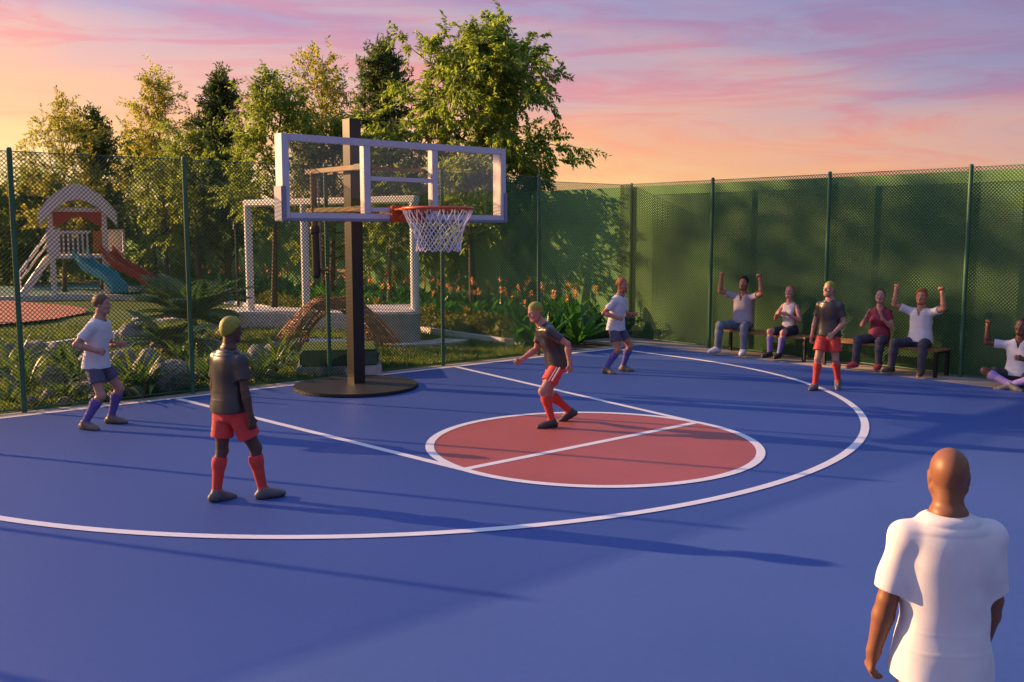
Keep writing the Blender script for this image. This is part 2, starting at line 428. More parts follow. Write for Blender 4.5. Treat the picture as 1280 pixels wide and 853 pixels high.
stripe('three_point_side_line', (-7.177, -1.959), (-7.177, 0.05), LW, 0.0072)

# ------------------------------------------------------------------ basketball hoop
hoop = tag(empty('basketball_hoop', (0.10, -0.73, 0)), 'tall basketball hoop with wide clear backboard on a black post and round base', 'basketball hoop')
def hbuild(mb, name, m, parent=hoop, **k):
    V = [(x - 0.10, y + 0.73, z) for x, y, z in mb.v]; mb.v = V
    return mb.build(name, m, parent, **k)
mb = MB(); mb.cyl((0.0, -0.90), 1.05, 0.0, 0.055, 96); hbuild(mb, 'base_plate', M['base'], bevel=0.012)
mb = MB(); mb.box((0.0, -0.85, 0.05), (0.215, -0.61, 4.47)); pole = hbuild(mb, 'post', M['pole'], bevel=0.008)
mb = MB(); mb.box((-0.004, -0.854, 4.462), (0.219, -0.606, 4.476)); hbuild(mb, 'post_cap', M['black_metal'], bevel=0.003)
X0, X1, Z0, Z1, YF, YB = -1.56, 2.81, 2.80, 4.09, -1.50, -1.27
fw_ = 0.115
mb = MB()
mb.box((X0, YF, Z0), (X0 + fw_, YB, Z1)); mb.box((X1 - fw_, YF, Z0), (X1, YB, Z1))
mb.box((X0 + fw_, YF + .002, Z1 - 0.11), (X1 - fw_, YF + .06, Z1 - .001)); mb.box((X0 + fw_, YF + .002, Z0 + .001), (X1 - fw_, YF + .06, Z0 + 0.11))
fr = hbuild(mb, 'backboard_frame', M['frame'], bevel=0.006)
for xc in (-0.078, 1.255):
    mb = MB(); mb.box((xc - 0.06, YF - .001, Z0 + 0.112), (xc + 0.06, YF + .13, Z1 - 0.112)); hbuild(mb, 'upright_bar', M['frame'], fr, bevel=0.005)
for zc in (3.47, 2.975):
    mb = MB(); mb.box((-0.016, YF - .003, zc - 0.034), (1.193, YF + 0.05, zc + 0.034)); hbuild(mb, 'cross_bar', M['frame'], fr, bevel=0.004)
mb = MB()
for a, b in ((X0 + fw_, -0.140), (-0.016, 1.193), (1.317, X1 - fw_)):
    mb.box((a, YF + 0.02, Z0 + 0.11), (b, YF + 0.032, Z1 - 0.11))
hbuild(mb, 'glass_panel', M['glass'])
for sx, xe in ((-1, X0), (1, X1)):
    mb = MB(); a = xe - sx * 0.055
    mb.box((min(a, xe + sx*0.03), YF - 0.014, Z0 - 0.02), (max(a, xe + sx*0.03), YB + 0.014, 3.31)); hbuild(mb, 'corner_pad', M['pad'], bevel=0.012)
mb = MB(); mb.box((X0 + 0.06, YF - 0.012, Z0 - 0.022), (X1 - 0.06, YF + 0.10, Z0 + 0.028)); hbuild(mb, 'bottom_pad', M['pad'], bevel=0.01)
for xa, y1 in ((-0.06, 0.55), (0.30, 0.45)):
    for z in (3.66, 2.99):
        mb = MB(); mb.box((xa - 0.035, YB + 0.09, z - 0.04), (xa + 0.035, y1, z + 0.04)); hbuild(mb, 'support_arm', M['arm'], bevel=0.006)
for z in (3.66, 2.99):
    for xc in (-0.078, 1.255):
        mb = MB(); mb.box((xc - 0.045, YF + 0.132, z - 0.05), (xc + 0.045, YB + 0.13, z + 0.05)); hbuild(mb, 'arm_bracket', M['black_metal'], bevel=0.008)
    mb = MB(); mb.bar((0.31, YB + 0.2, z), (1.25, YB + 0.06, z), 0.06, 0.06); hbuild(mb, 'diagonal_arm', M['arm'], bevel=0.005)
mb = MB(); mb.box((0.555, YB - 0.02, 2.87), (0.725, -0.62, 2.96)); mb.box((0.14, -0.72, 2.875), (0.56, -0.63, 2.955)); hbuild(mb, 'rim_arm', M['arm'], bevel=0.006)
# height adjusting strut hanging behind the post
mb = MB(); mb.tube([(-0.06, 0.32, 3.63), (-0.06, 0.30, 2.62)], 0.055, 16); hbuild(mb, 'strut_tube', M['arm'], smooth=False)
mb = MB(); mb.tube([(-0.06, 0.30, 2.72), (-0.06, 0.30, 2.67), (-0.06, 0.30, 2.665), (-0.06, 0.297, 2.60), (-0.06, 0.29, 2.58), (-0.06, 0.27, 1.86), (-0.06, 0.27, 1.80)], [0.075, 0.085, 0.085, 0.085, 0.068, 0.072, 0.05], 20); hbuild(mb, 'strut_sleeve', M['pole'])
mb = MB(); mb.tube([(-0.10, 0.28, 1.97), (-0.02, 0.27, 1.95), (0.16, 0.20, 1.95)], 0.03, 10); mb.box((0.13, 0.13, 1.90), (0.2, 0.25, 2.0)); hbuild(mb, 'strut_clamp', M['arm'])
mb = MB(); mb.bar((0.10, -0.62, 1.95), (0.14, 0.18, 1.95), 0.03, 0.05); hbuild(mb, 'strut_link', M['arm'])
mb = MB(); mb.tube([(0.05, 0.34, 3.72), (0.05, 0.30, 1.86)], 0.018, 8); hbuild(mb, 'crank_rod', M['pad'])
# rim and net
RX, RY, RZ, RR = 0.64, -2.42, 2.985, 0.55
mb = MB(); mb.tube([(RX + RR*math.cos(2*math.pi*k/72), RY + RR*math.sin(2*math.pi*k/72), RZ) for k in range(72)], 0.026, 12, closed=True)
rim = hbuild(mb, 'rim', M['rim'], smooth=True)
mb = MB(); mb.box((0.34, YF - 0.075, 2.77), (1.0, YF - 0.006, 3.04)); mb.prism([(0.36, YF - 0.07), (0.36, RY + 0.40), (0.44, RY + 0.50), (0.84, RY + 0.50), (0.92, RY + 0.40), (0.92, YF - 0.07)], 2.965, 3.0)
mb.bar((0.42, YF - .05, 2.80), (0.42, RY + 0.47, 2.97), 0.02, 0.05); mb.bar((0.86, YF - .05, 2.80), (0.86, RY + 0.47, 2.97), 0.02, 0.05)
hbuild(mb, 'rim_bracket', M['rim'], rim, bevel=0.006)
mb = MB(); NC = 18
prof = [(0.0, RR), (0.05, RR*0.99), (0.20, RR*0.86), (0.30, RR*0.77), (0.40, RR*0.70), (0.50, RR*0.655), (0.60, RR*0.64), (0.68, RR*0.65)]
def netp(k, i):
    h, r = prof[i]; a = 2*math.pi*k/NC
    j = 0.012 * math.sin(k * 7.3 + i * 2.1)
    return (RX + (r + j)*math.cos(a), RY + (r + j)*math.sin(a), RZ - h + 0.01 * math.sin(k * 3.7))
for k in range(NC):
    for s in (0.5, -0.5):
        pts = [netp(k + (0.12 if s > 0 else -0.12), 0), netp(k + (0.12 if s > 0 else -0.12), 1), netp(k + s*0.9, 2)]
        for i in range(3, len(prof)):
            pts.append(netp(k + s * (1 + (i - 2) * 1.0) - 0.0, i))
        pp = []
        for i in range(len(pts) - 1):
            for t in np.linspace(0, 1, 4, endpoint=False): pp.append(Vector(pts[i]).lerp(Vector(pts[i+1]), t))
        pp.append(Vector(pts[-1]))
        mb.tube(pp, 0.0085, 6)
hbuild(mb, 'net', M['net'], rim, smooth=True)

# ------------------------------------------------------------------ chain link fences
FH = 3.76
def mesh_panel(a, b, z0, z1, pitch=0.064, w=0.0092):
    a = np.array(a, float); b = np.array(b, float); Lh = np.hypot(*(b - a)); d = (b - a) / Lh; n = np.array([-d[1], d[0]])
    H = z1 - z0; V = []; F = []
    for fam in (0, 1):
        for c in np.arange(-H, Lh, pitch):
            s0, s1 = max(c, 0), min(c + H, Lh)
            if s1 - s0 < 0.01: continue
            if fam == 0: q0, q1 = (s0, s0 - c), (s1, s1 - c)
            else: q0, q1 = (s0, H - (s0 - c)), (s1, H - (s1 - c))
            off = (0.004 if fam else -0.004)
            dx, dz = (q1[0] - q0[0]), (q1[1] - q0[1]); l = math.hypot(dx, dz); dx /= l; dz /= l
            i = len(V)
            for q in (q0, q1):
                for (u, v) in ((-1, -0.6), (1, -0.6), (1, 0.6), (-1, 0.6)):
                    s = q[0] - dz * u * w / 2; z = q[1] + dx * u * w / 2
                    p = a + d * s + n * (off + v * w / 2)
                    V.append((p[0], p[1], z0 + z))
            F += [(i, i+1, i+5, i+4), (i+1, i+2, i+6, i+5), (i+2, i+3, i+7, i+6), (i+3, i, i+4, i+7)]
    return np_mesh('wire_mesh', V, F)
def fence(name, label, a, b, posts, post_off=(0, 0), wire=0.0092):
    root = tag(empty(name, (a[0], a[1], 0)), label, 'fence')
    me = mesh_panel((0, 0), (b[0]-a[0], b[1]-a[1]), 0.03, FH, w=wire)
    link('wire_mesh', me, M['wire'], root)
    mb = MB(); mb.tube([(0, 0, FH), (b[0]-a[0], b[1]-a[1], FH)], 0.007, 6); mb.build('top_wire', M['post'], root, smooth=True)
    mb = MB(); mb.tube([(0, 0, 0.04), (b[0]-a[0], b[1]-a[1], 0.04)], 0.012, 8); mb.build('bottom_wire', M['post'], root, smooth=True)
    for p in posts:
        mb = MB(); q = (p[0] - a[0] + post_off[0], p[1] - a[1] + post_off[1])
        mb.tube([(q[0], q[1], -0.04), (q[0], q[1], FH + 0.03), (q[0], q[1], FH + 0.05)], [0.038, 0.038, 0.026], 14); mb.build('fence_post', M['post'], root, smooth=False)
    return root
fence('chain_link_fence', 'long green chain link fence on five posts between court and garden', (-15.0, 0.35), (5.2, 0.35), [(-4.87 + 2.52*k, 0.35) for k in range(-4, 5)], (0, -0.055))
fence('chain_link_fence', 'short green mesh panel set back behind the bed at the corner', (5.25, 1.60), (9.46, 1.60), [], (0, 0))
fence('chain_link_fence', 'tall green chain link fence behind the two benches', (9.06, 1.60), (9.06, -22.0), [(9.49, 1.57)] + [(9.06, y) for y in (-1.27, -4.17, -6.96, -9.8, -12.6, -15.4, -18.2, -21)], (-0.06, 0), wire=0.0100)
# solid green boundary wall behind the right fence and the garden
mb = MB(); mb.box((9.47, -24, -0.05), (9.62, 42, 3.72))
w = mb.build('boundary_wall', M['wall']); tag(w, 'solid green boundary wall behind right fence and garden flowers', 'wall')

# ------------------------------------------------------------------ benches
def bench(label, y0, y1, prev=None):
    root = tag(empty('park_bench', (8.76, (y0 + y1)/2, 0)), label, 'bench', 'benches along the fence'); L = (y1 - y0)/2
    for k in range(3):
        mb = MB(); x = -0.17 + k * 0.17; mb.box((x - 0.078, -L, 0.465), (x + 0.078, L, 0.505)); mb.build('seat_plank', M['bench_wood'], root, bevel=0.005)
    for s in (-1, 1):
        y = s * (L - 0.03)
        for sx in (-1, 1):
            mb = MB(); mb.box((sx*0.22 - 0.03, y - 0.03, 0), (sx*0.22 + 0.03, y + 0.03, 0.432)); mb.build('leg', M['black_metal'], root, bevel=0.004)
        mb = MB(); mb.box((-0.25, y - 0.03, 0.434), (0.25, y + 0.03, 0.463)); mb.build('leg_crosspiece', M['black_metal'], root, bevel=0.003)
    return root
bench('wooden bench with black legs seating the man in jeans and the woman in shorts', -4.05, -1.85)
bench('wooden bench with black legs seating the woman in red and the cheering man in white', -6.75, -4.45)
# ================================================================== PLANTS
def leaf_quads(P, D, Nrm, Ln, W, fold=0.25):
    """diamond leaves: base point P, direction D, face normal Nrm"""
    D = D / np.linalg.norm(D, axis=1, keepdims=True)
    S = np.cross(D, Nrm); S /= (np.linalg.norm(S, axis=1, keepdims=True) + 1e-9)
    Nn = np.cross(S, D)
    Ln = np.asarray(Ln)[:, None]; W = np.asarray(W)[:, None]
    mid = P + D * Ln * 0.45
    V = np.stack([P, mid + S * W / 2 + Nn * W * fold, P + D * Ln - Nn * Ln * 0.10, mid - S * W / 2 + Nn * W * fold], 1).reshape(-1, 3)
    n = len(P); F = np.arange(4 * n).reshape(n, 4)
    return V, F

def rand_unit(r, n):
    v = r.normal(size=(n, 3)); return v / np.linalg.norm(v, axis=1, keepdims=True)

def tree(name, label, loc, H, trunk_h, Rad, prof, nb, elev, leafm, leaf_l, leaf_w, n_leaf, seed, bark='bark', r0=0.14, droop=0.2, upcurve=0.2, nsec=6, ntwig=5, twig_len=0.45, group='garden trees', pinnate=True, stems=1):
    r = np.random.default_rng(seed)
    root = tag(empty(name, (loc[0], loc[1], 0)), label, 'tree', group)
    mb = MB(); twigs = []
    def wig(p0, d, L, n, up, jit):
        pts = [np.array(p0, float)]; d = np.array(d, float); d /= np.linalg.norm(d)
        for i in range(n):
            d = d + np.array([0, 0, up / n]) + r.normal(size=3) * jit / n ** 0.5
            d /= np.linalg.norm(d); pts.append(pts[-1] + d * L / n)
        return pts
    for st in range(stems):
        lean = np.array([r.normal() * 0.02, r.normal() * 0.02, 1]) if stems == 1 else np.array([0.28 * math.cos(st * 2.4 + 1), 0.28 * math.sin(st * 2.4 + 1), 1])
        tr = wig((0, 0, -0.1), lean, H * (0.93 if st == 0 else 0.8), 12, 0.25 if stems > 1 else 0.12, 0.05)
        rad = [r0 * (1.25 if i == 0 else 1) * (1 - 0.9 * i / 12) + 0.012 for i in range(13)]
        mb.tube([Vector(p) for p in tr], rad, 10)
        nbs = max(3, nb // stems)
        for b in range(nbs):
            t = trunk_h / H + (0.96 - trunk_h / H) * ((b + r.random() * 0.8) / nbs)
            f = t / (0.93 if st == 0 else 0.8) * 12; i = int(min(11, f)); q = tr[i] + (tr[i+1] - tr[i]) * min(1, f - i)
            u = (t - trunk_h / H) / (1 - trunk_h / H)
            az = b * 2.39996 + r.random() * 0.9 + st * 1.3
            el = elev[0] + (elev[1] - elev[0]) * u + r.normal() * 0.12
            Lb = max(0.25, Rad * prof(u) * (0.75 + 0.5 * r.random()))
            d = (math.cos(az) * math.cos(el), math.sin(az) * math.cos(el), math.sin(el))
            br = wig(q, d, Lb, 7, upcurve, 0.35)
            rb = max(0.012, rad[i] * 0.45)
            mb.tube([Vector(p) for p in br], [rb * (1 - 0.85 * k / 7) + 0.004 for k in range(8)], 6, cap=False)
            for s in range(nsec):
                ts = 0.22 + 0.78 * (s + r.random()) / nsec; k = int(min(6, ts * 7)); p = br[k] + (br[k+1] - br[k]) * (ts * 7 - k)
                dm = br[min(7, k+1)] - br[k]; dm = dm / np.linalg.norm(dm)
                ds = dm * 0.6 + rand_unit(r, 1)[0] * 0.75 + np.array([0, 0, 0.12])
                Ls = Lb * (0.30 + 0.28 * r.random()) * (1.15 - 0.5 * ts) + 0.15
                se = wig(p, ds, Ls, 4, upcurve * 0.6, 0.3)
                mb.tube([Vector(x) for x in se], [0.014 * (1 - 0.2 * j) * max(0.5, r0 / 0.14) for j in range(5)], 4, cap=False)
                for w in range(ntwig):
                    tw = 0.3 + 0.7 * (w + r.random()) / ntwig; kk = int(min(3, tw * 4)); pw = se[kk] + (se[kk+1] - se[kk]) * (tw * 4 - kk)
                    dd = (se[kk+1] - se[kk]); dd = dd / np.linalg.norm(dd) * 0.7 + rand_unit(r, 1)[0] * 0.7
                    dd[2] -= droop * 0.5
                    twigs.append((pw, dd / np.linalg.norm(dd), twig_len * (0.6 + 0.8 * r.random())))
    tk = mb.build('trunk', M[bark], root, smooth=True)
    # leaves along the twigs
    nt = len(twigs); per = max(3, int(round(n_leaf / max(1, nt))))
    P0 = np.repeat(np.array([t[0] for t in twigs]), per, 0); D0 = np.repeat(np.array([t[1] for t in twigs]), per, 0); L0 = np.repeat(np.array([t[2] for t in twigs]), per)
    tt = np.tile((np.arange(per) + 0.6) / per, nt) + r.normal(size=nt * per) * 0.04
    pos = P0 + D0 * (L0 * tt)[:, None]; pos[:, 2] -= droop * 0.35 * (tt ** 2) * L0
    side = np.cross(D0, np.repeat(rand_unit(r, nt), per, 0)); side /= np.linalg.norm(side, axis=1, keepdims=True) + 1e-9
    sg = np.where(np.arange(nt * per) % 2 == 0, 1.0, -1.0)[:, None]
    if pinnate: LD = D0 * 0.75 + side * sg * 0.9 + r.normal(size=pos.shape) * 0.25
    else: LD = D0 * 0.8 + r.normal(size=pos.shape) * 0.55
    LD[:, 2] -= droop * 0.9
    NR = np.array([0, 0, 1.0]) + r.normal(size=pos.shape) * 0.55
    s = 0.65 + 0.7 * r.random(len(pos))
    V, F = leaf_quads(pos, LD, NR, leaf_l * s, leaf_w * s)
    link('crown', np_mesh('crown', V, F), leafm, root)
    return root

# the trees of the garden, at their surveyed places
def spot(px, depth): return at_depth(px, depth)
round_p = lambda u: math.sin(math.pi * (0.22 + 0.72 * u)) ** 0.8
cone_p = lambda u: 0.35 + 0.65 * (1 - u) ** 0.8 if u > 0.12 else 0.7
up_p = lambda u: 0.55 + 0.45 * math.sin(math.pi * (0.15 + 0.8 * u))
tree('broadleaf_tree', 'largest broadleaf tree, full drooping green crown rising above the wall behind the backboard', spot(590, 29.2), 7.85, 2.2, 2.75, round_p, 40, (0.0, 1.2), M['leaf_big'], 0.155, 0.058, 60000, 3, r0=0.17, droop=0.55, upcurve=0.12, nsec=8, ntwig=6, twig_len=0.55)
tree('dark_tree', 'tall dark narrow evergreen just left of the largest tree', spot(483, 36), 9.0, 1.5, 2.2, cone_p, 52, (0.75, 1.25), M['leaf_con'], 0.125, 0.05, 32000, 5, droop=0.0, upcurve=0.55, nsec=6, ntwig=5, twig_len=0.4, pinnate=False)
tree('dark_tree', 'dark evergreen between two pale airy trees above the playhouse side', spot(284, 37), 8.1, 1.2, 2.0, cone_p, 48, (0.7, 1.25), M['leaf_con'], 0.125, 0.05, 28000, 6, droop=0.0, upcurve=0.55, nsec=6, ntwig=5, twig_len=0.4, pinnate=False)
tree('dark_tree', 'small dark evergreen furthest left, its tip over the playhouse roof', spot(127, 42), 7.3, 1.2, 1.6, cone_p, 38, (0.75, 1.25), M['leaf_con'], 0.17, 0.07, 13000, 8, droop=0.0, upcurve=0.5, nsec=5, ntwig=5, pinnate=False)
tree('airy_tree', 'pale airy tree with upright open branches left of the tallest evergreen', spot(404, 33), 7.7, 2.4, 1.8, up_p, 22, (0.75, 1.35), M['leaf_light'], 0.125, 0.05, 9500, 11, r0=0.09, droop=0.1, upcurve=0.5, nsec=5, ntwig=5)
tree('airy_tree', 'pale airy tree with upright open branches between two evergreens', spot(207, 38), 7.4, 2.4, 2.2, up_p, 26, (0.7, 1.35), M['leaf_light'], 0.13, 0.054, 10500, 12, r0=0.09, droop=0.1, upcurve=0.5, nsec=5, ntwig=5)
tree('airy_tree', 'low pale tree at the far left above the playhouse', spot(76, 40), 6.5, 2.0, 2.3, up_p, 22, (0.5, 1.3), M['leaf_light'], 0.13, 0.054, 10500, 13, r0=0.09, droop=0.1, upcurve=0.4, nsec=5, ntwig=5)
tree('bushy_tree', 'yellow green bushy tree directly behind the white garden frame', spot(340, 31), 6.9, 2.7, 2.0, round_p, 26, (0.2, 1.2), M['leaf_mid'], 0.135, 0.054, 15000, 14, r0=0.10, droop=0.35, nsec=6, ntwig=6)
tree('bushy_tree', 'low spreading green tree between playhouse and white frame', spot(246, 36), 5.6, 1.9, 2.3, round_p, 26, (0.1, 1.1), M['leaf_mid'], 0.13, 0.052, 13500, 15, r0=0.10, droop=0.3, nsec=6, ntwig=6)
tree('bushy_tree', 'spreading green tree with a bare dark trunk right of the slides', spot(192, 43), 6.0, 2.4, 2.2, round_p, 24, (0.1, 1.1), M['leaf_mid'], 0.14, 0.055, 17000, 16, r0=0.13, droop=0.3, nsec=6, ntwig=5)
tree('bushy_tree', 'forked tree with dark trunk left of the hoop post', spot(413, 31.5), 5.6, 1.7, 2.0, round_p, 22, (0.1, 1.1), M['leaf_mid'], 0.13, 0.052, 12000, 17, r0=0.11, droop=0.3, nsec=6, ntwig=5)
tree('slender_tree', 'small dark trunked tree standing in the flower bed under the largest tree', spot(592, 26.2), 4.5, 2.3, 1.0, round_p, 14, (0.2, 1.1), M['leaf_big'], 0.15, 0.06, 3000, 22, r0=0.12, droop=0.4, nsec=5, ntwig=5, twig_len=0.3)
tree('slender_tree', 'slender young tree with a pale thin trunk just right of the hoop post', spot(484, 28.3), 4.1, 1.9, 1.15, round_p, 16, (0.0, 1.0), M['leaf_mid'], 0.14, 0.06, 3800, 18, bark='bark_pale', r0=0.06, droop=0.4, nsec=5, ntwig=5, twig_len=0.3)
tree('bushy_tree', 'broad dim tree filling the gap behind the playhouse roof', spot(52, 46), 4.3, 0.9, 2.4, round_p, 24, (0.0, 1.1), M['leaf_mid'], 0.20, 0.08, 15000, 19, r0=0.12, droop=0.3, nsec=6, ntwig=5)

for k, (x, y, H_t, b_t, R_t, nl) in enumerate(((-5.0, 15.5, 11.0, 8.8, 1.6, 1500), (-5.6, 20.9, 13.3, 10.7, 1.8, 2600))):  # unseen trees off the left edge, added to cast shadow on the wall
    tree('shadow_caster_tree', ('unseen umbrella tree added to shade the wall, high crown, nearest the red play surface', 'taller unseen umbrella tree added to shade the wall, bare trunk, further back by the red play surface')[k], (x, y), H_t, b_t, R_t, round_p, 18, (0.05, 0.9), M['leaf_con'], 0.22, 0.10, nl, 40 + k, r0=0.15, droop=0.1, nsec=5, ntwig=5)
for px_, d_, H_t, R_t, sd_, lb in ((2, 47, 2.3, 2.2, 50, 'low rounded shrub at the far left beyond the playhouse'), (62, 49, 4.2, 2.6, 51, 'rounded shrub directly beyond the playhouse stairs'), (132, 50, 4.0, 2.6, 52, 'rounded shrub beyond the red slide'), (-40, 45, 4.5, 2.6, 53, 'rounded shrub outside the left edge by the play surface'), (250, 44, 4.4, 2.4, 54, 'rounded shrub deep behind the arching palm')):
    tree('shrub', lb, spot(px_, d_), H_t, 0.3, R_t, round_p, 22, (0.0, 1.2), M['leaf_mid'], 0.22, 0.09, 9000, sd_, r0=0.08, droop=0.2, nsec=6, ntwig=5, group='shrubs behind the playground')

def blade_mesh(blades, seg=5):
    """blades: list of (base, azimuth, lean, length, width, curl); broad strips with a folded midrib"""
    V = []; F = []
    for (b, az, lean, Ln, W, curl) in blades:
        b = Vector(b); n0 = len(V); p = b.copy(); a = lean
        out = Vector((math.cos(az), math.sin(az), 0)); sd = Vector((-out.y, out.x, 0))
        for k in range(seg + 1):
            t = k / seg
            w = W * max(0.02, math.sin(math.pi * min(1, 0.08 + t * 0.92)) ** 0.75) * 0.5
            nrm = out * -math.cos(a) + Vector((0, 0, 1)) * math.sin(a)
            V += [p - sd * w + nrm * w * 0.3, p.copy(), p + sd * w + nrm * w * 0.3]
            d = out * math.sin(a) + Vector((0, 0, 1)) * math.cos(a)
            p = p + d * (Ln / seg); a += curl / seg
        for k in range(seg):
            for j in (0, 1):
                i = n0 + k * 3 + j; F.append((i, i + 1, i + 4, i + 3))
    return [tuple(v) for v in V], F

def canna(seed, label, big=1.0):
    r = random.Random(seed)
    root = tag(empty('canna_plant'), label, 'flowering plant', 'cannas in the flower bed')
    bl = []
    for k in range(13):
        bl.append(((r.uniform(-.12, .12), r.uniform(-.12, .12), r.uniform(0, .35)), k * 2.4 + r.random(), r.uniform(.12, .75), r.uniform(.5, .85) * big, r.uniform(.15, .22) * big, r.uniform(.3, 1.0)))
    V, F = blade_mesh(bl, 5); link('foliage', np_mesh('foliage', V, F), M['leaf_canna'], root, smooth=True)
    mb = MB(); mf = MB()
    for s in range(1):
        x, y = r.uniform(-.12, .12), r.uniform(-.12, .12); h = r.uniform(1.05, 1.28) * big
        mb.tube([(x, y, 0), (x * 1.2, y * 1.2, h * .6), (x * 1.3, y * 1.4, h)], [0.014, 0.011, 0.007], 6)
        pet = [((x*1.3 + r.uniform(-.03, .03), y*1.4 + r.uniform(-.03, .03), h - r.uniform(0, .16)), r.random() * 6.3, r.uniform(.2, 1.3), r.uniform(.06, .105), .045, r.uniform(.2, 1.2)) for k in range(15)]
        Vf, Ff = blade_mesh(pet, 3); mf.add(Vf, Ff)
    mb.build('stalk', M['leaf_canna'], root); mf.build('flower_head', M['flower'], root, smooth=True)
    return root
def place(protos, k, loc, rz, s, first):
    o = protos[k] if k not in first else copy_tree(protos[k])
    first.add(k)
    o.location = loc; o.rotation_euler = (0, 0, rz); o.scale = (s, s, s)
    return o
can = [canna(100 + k, 'orange flowering canna plant with broad upright leaves in the bed along the wall') for k in range(4)]
used = set(); rr_ = random.Random(5); y = 2.25; row = 0
while y < 40:
    st = 0.62 if y < 14 else 0.95
    for x in ((6.95, 7.65, 8.35, 9.0) if y < 14 else (7.3, 8.2, 9.0)):
        place(can, rr_.randrange(4), (x + rr_.uniform(-.2, .2), y + rr_.uniform(-.2, .2), 0), rr_.random() * 6.3, rr_.uniform(.85, 1.12), used)
    y += st
# bed under the cannas
sheet('flower_bed', [(6.0, 1.64), (9.46, 1.64), (9.46, 45), (6.9, 45)], 0.075, M['soil'])
mb = MB()
for k in range(24):
    a = Vector((5.95 + 0.018 * k, 1.62 + k * 1.2, 0)); b = Vector((5.95 + 0.018 * (k + 1), 1.62 + (k + 1) * 1.2 - 0.02, 0))
    mb.bar(a + Vector((0, 0, .05)), b + Vector((0, 0, .05)), 0.12, 0.15)
tag(mb.build('garden_kerb', M['white_kerb']), kind='structure')
# low clipped hedge in front of the cannas
r = np.random.default_rng(33); n = 15000
yy = 1.75 + 15 * r.random(n) ** 1.15; xx = 6.45 + 0.018 * (yy - 1.7) / 1.2 + r.normal(size=n) * 0.19
zz = 0.08 + (0.40 + 0.09 * np.sin(yy * 2.1) + 0.05 * np.sin(yy * 5.3)) * np.sqrt(r.random(n)) * np.exp(-((xx - 6.45 - 0.018 * (yy - 1.7) / 1.2) / 0.42) ** 2)
V, F = leaf_quads(np.stack([xx, yy, zz], 1), rand_unit(r, n) + np.array([0, 0, .5]), rand_unit(r, n), 0.085 * (0.7 + .6 * r.random(n)), 0.045 * np.ones(n))
hg = link('low_hedge', np_mesh('low_hedge', V - np.array([6.45, 8, 0]), F), M['leaf_hedge']); hg.location = (6.45, 8, 0)
tag(hg, 'low clipped green hedge edging the canna flower bed', 'hedge')
# small yellow-tipped bedding plants between hedge and cannas
def bedding(seed):
    rr = random.Random(seed)
    bl = [((rr.uniform(-.05, .05), rr.uniform(-.05, .05), .25), k * 1.7 + rr.random(), rr.uniform(.1, .9), rr.uniform(.22, .36), .05, rr.uniform(.2, .9)) for k in range(12)]
    V, F = blade_mesh(bl, 4); o = link('bedding_plant', np_mesh('bedding_plant', V, F), M['dry_leaf'], smooth=True)
    return tag(o, 'small yellow tufted plant between the hedge and the cannas', 'plant', 'yellow plants behind the hedge')
bp0 = bedding(4)
for k in range(14):
    o = bp0 if k == 0 else bp0.copy()
    if k: col.objects.link(o)
    o.location = (6.72 + rr_.uniform(-.08, .1), 2.4 + k * 0.62 + rr_.uniform(-.2, .2), 0.1); o.rotation_euler = (0, 0, rr_.random() * 6); s = rr_.uniform(.8, 1.2); o.scale = (s, s, s)

def agave(label, loc, seed, n=15, L=0.85):
    rr = random.Random(seed)
    root = tag(empty('agave_plant', loc), label, 'plant')
    bl = [((0.06*math.cos(k*2.4), 0.06*math.sin(k*2.4), 0.02), k * 2.4 + rr.random() * .4, rr.uniform(.12, 1.05), L * rr.uniform(.8, 1.25), rr.uniform(.17, .24), rr.uniform(.1, .45)) for k in range(n)]
    V, F = blade_mesh(bl, 6); link('foliage', np_mesh('foliage', V, F), M['leaf_canna'], root, smooth=True)
    return root
agave('large broad leaved plant in the corner bed behind the crouching player', (7.15, 1.10, 0), 3, 17, 1.0)
agave('broad leaved plant beside the last fence post', (5.95, 1.08, 0), 4, 14, 0.85)
o = canna(120, 'orange flowered canna standing alone in the corner bed'); o.location = (6.55, 1.2, 0); o['group'] = ''; del o['group']
o = canna(121, 'canna with a pale bud close behind the last fence post'); o.location = (5.55, 1.25, 0); del o['group']

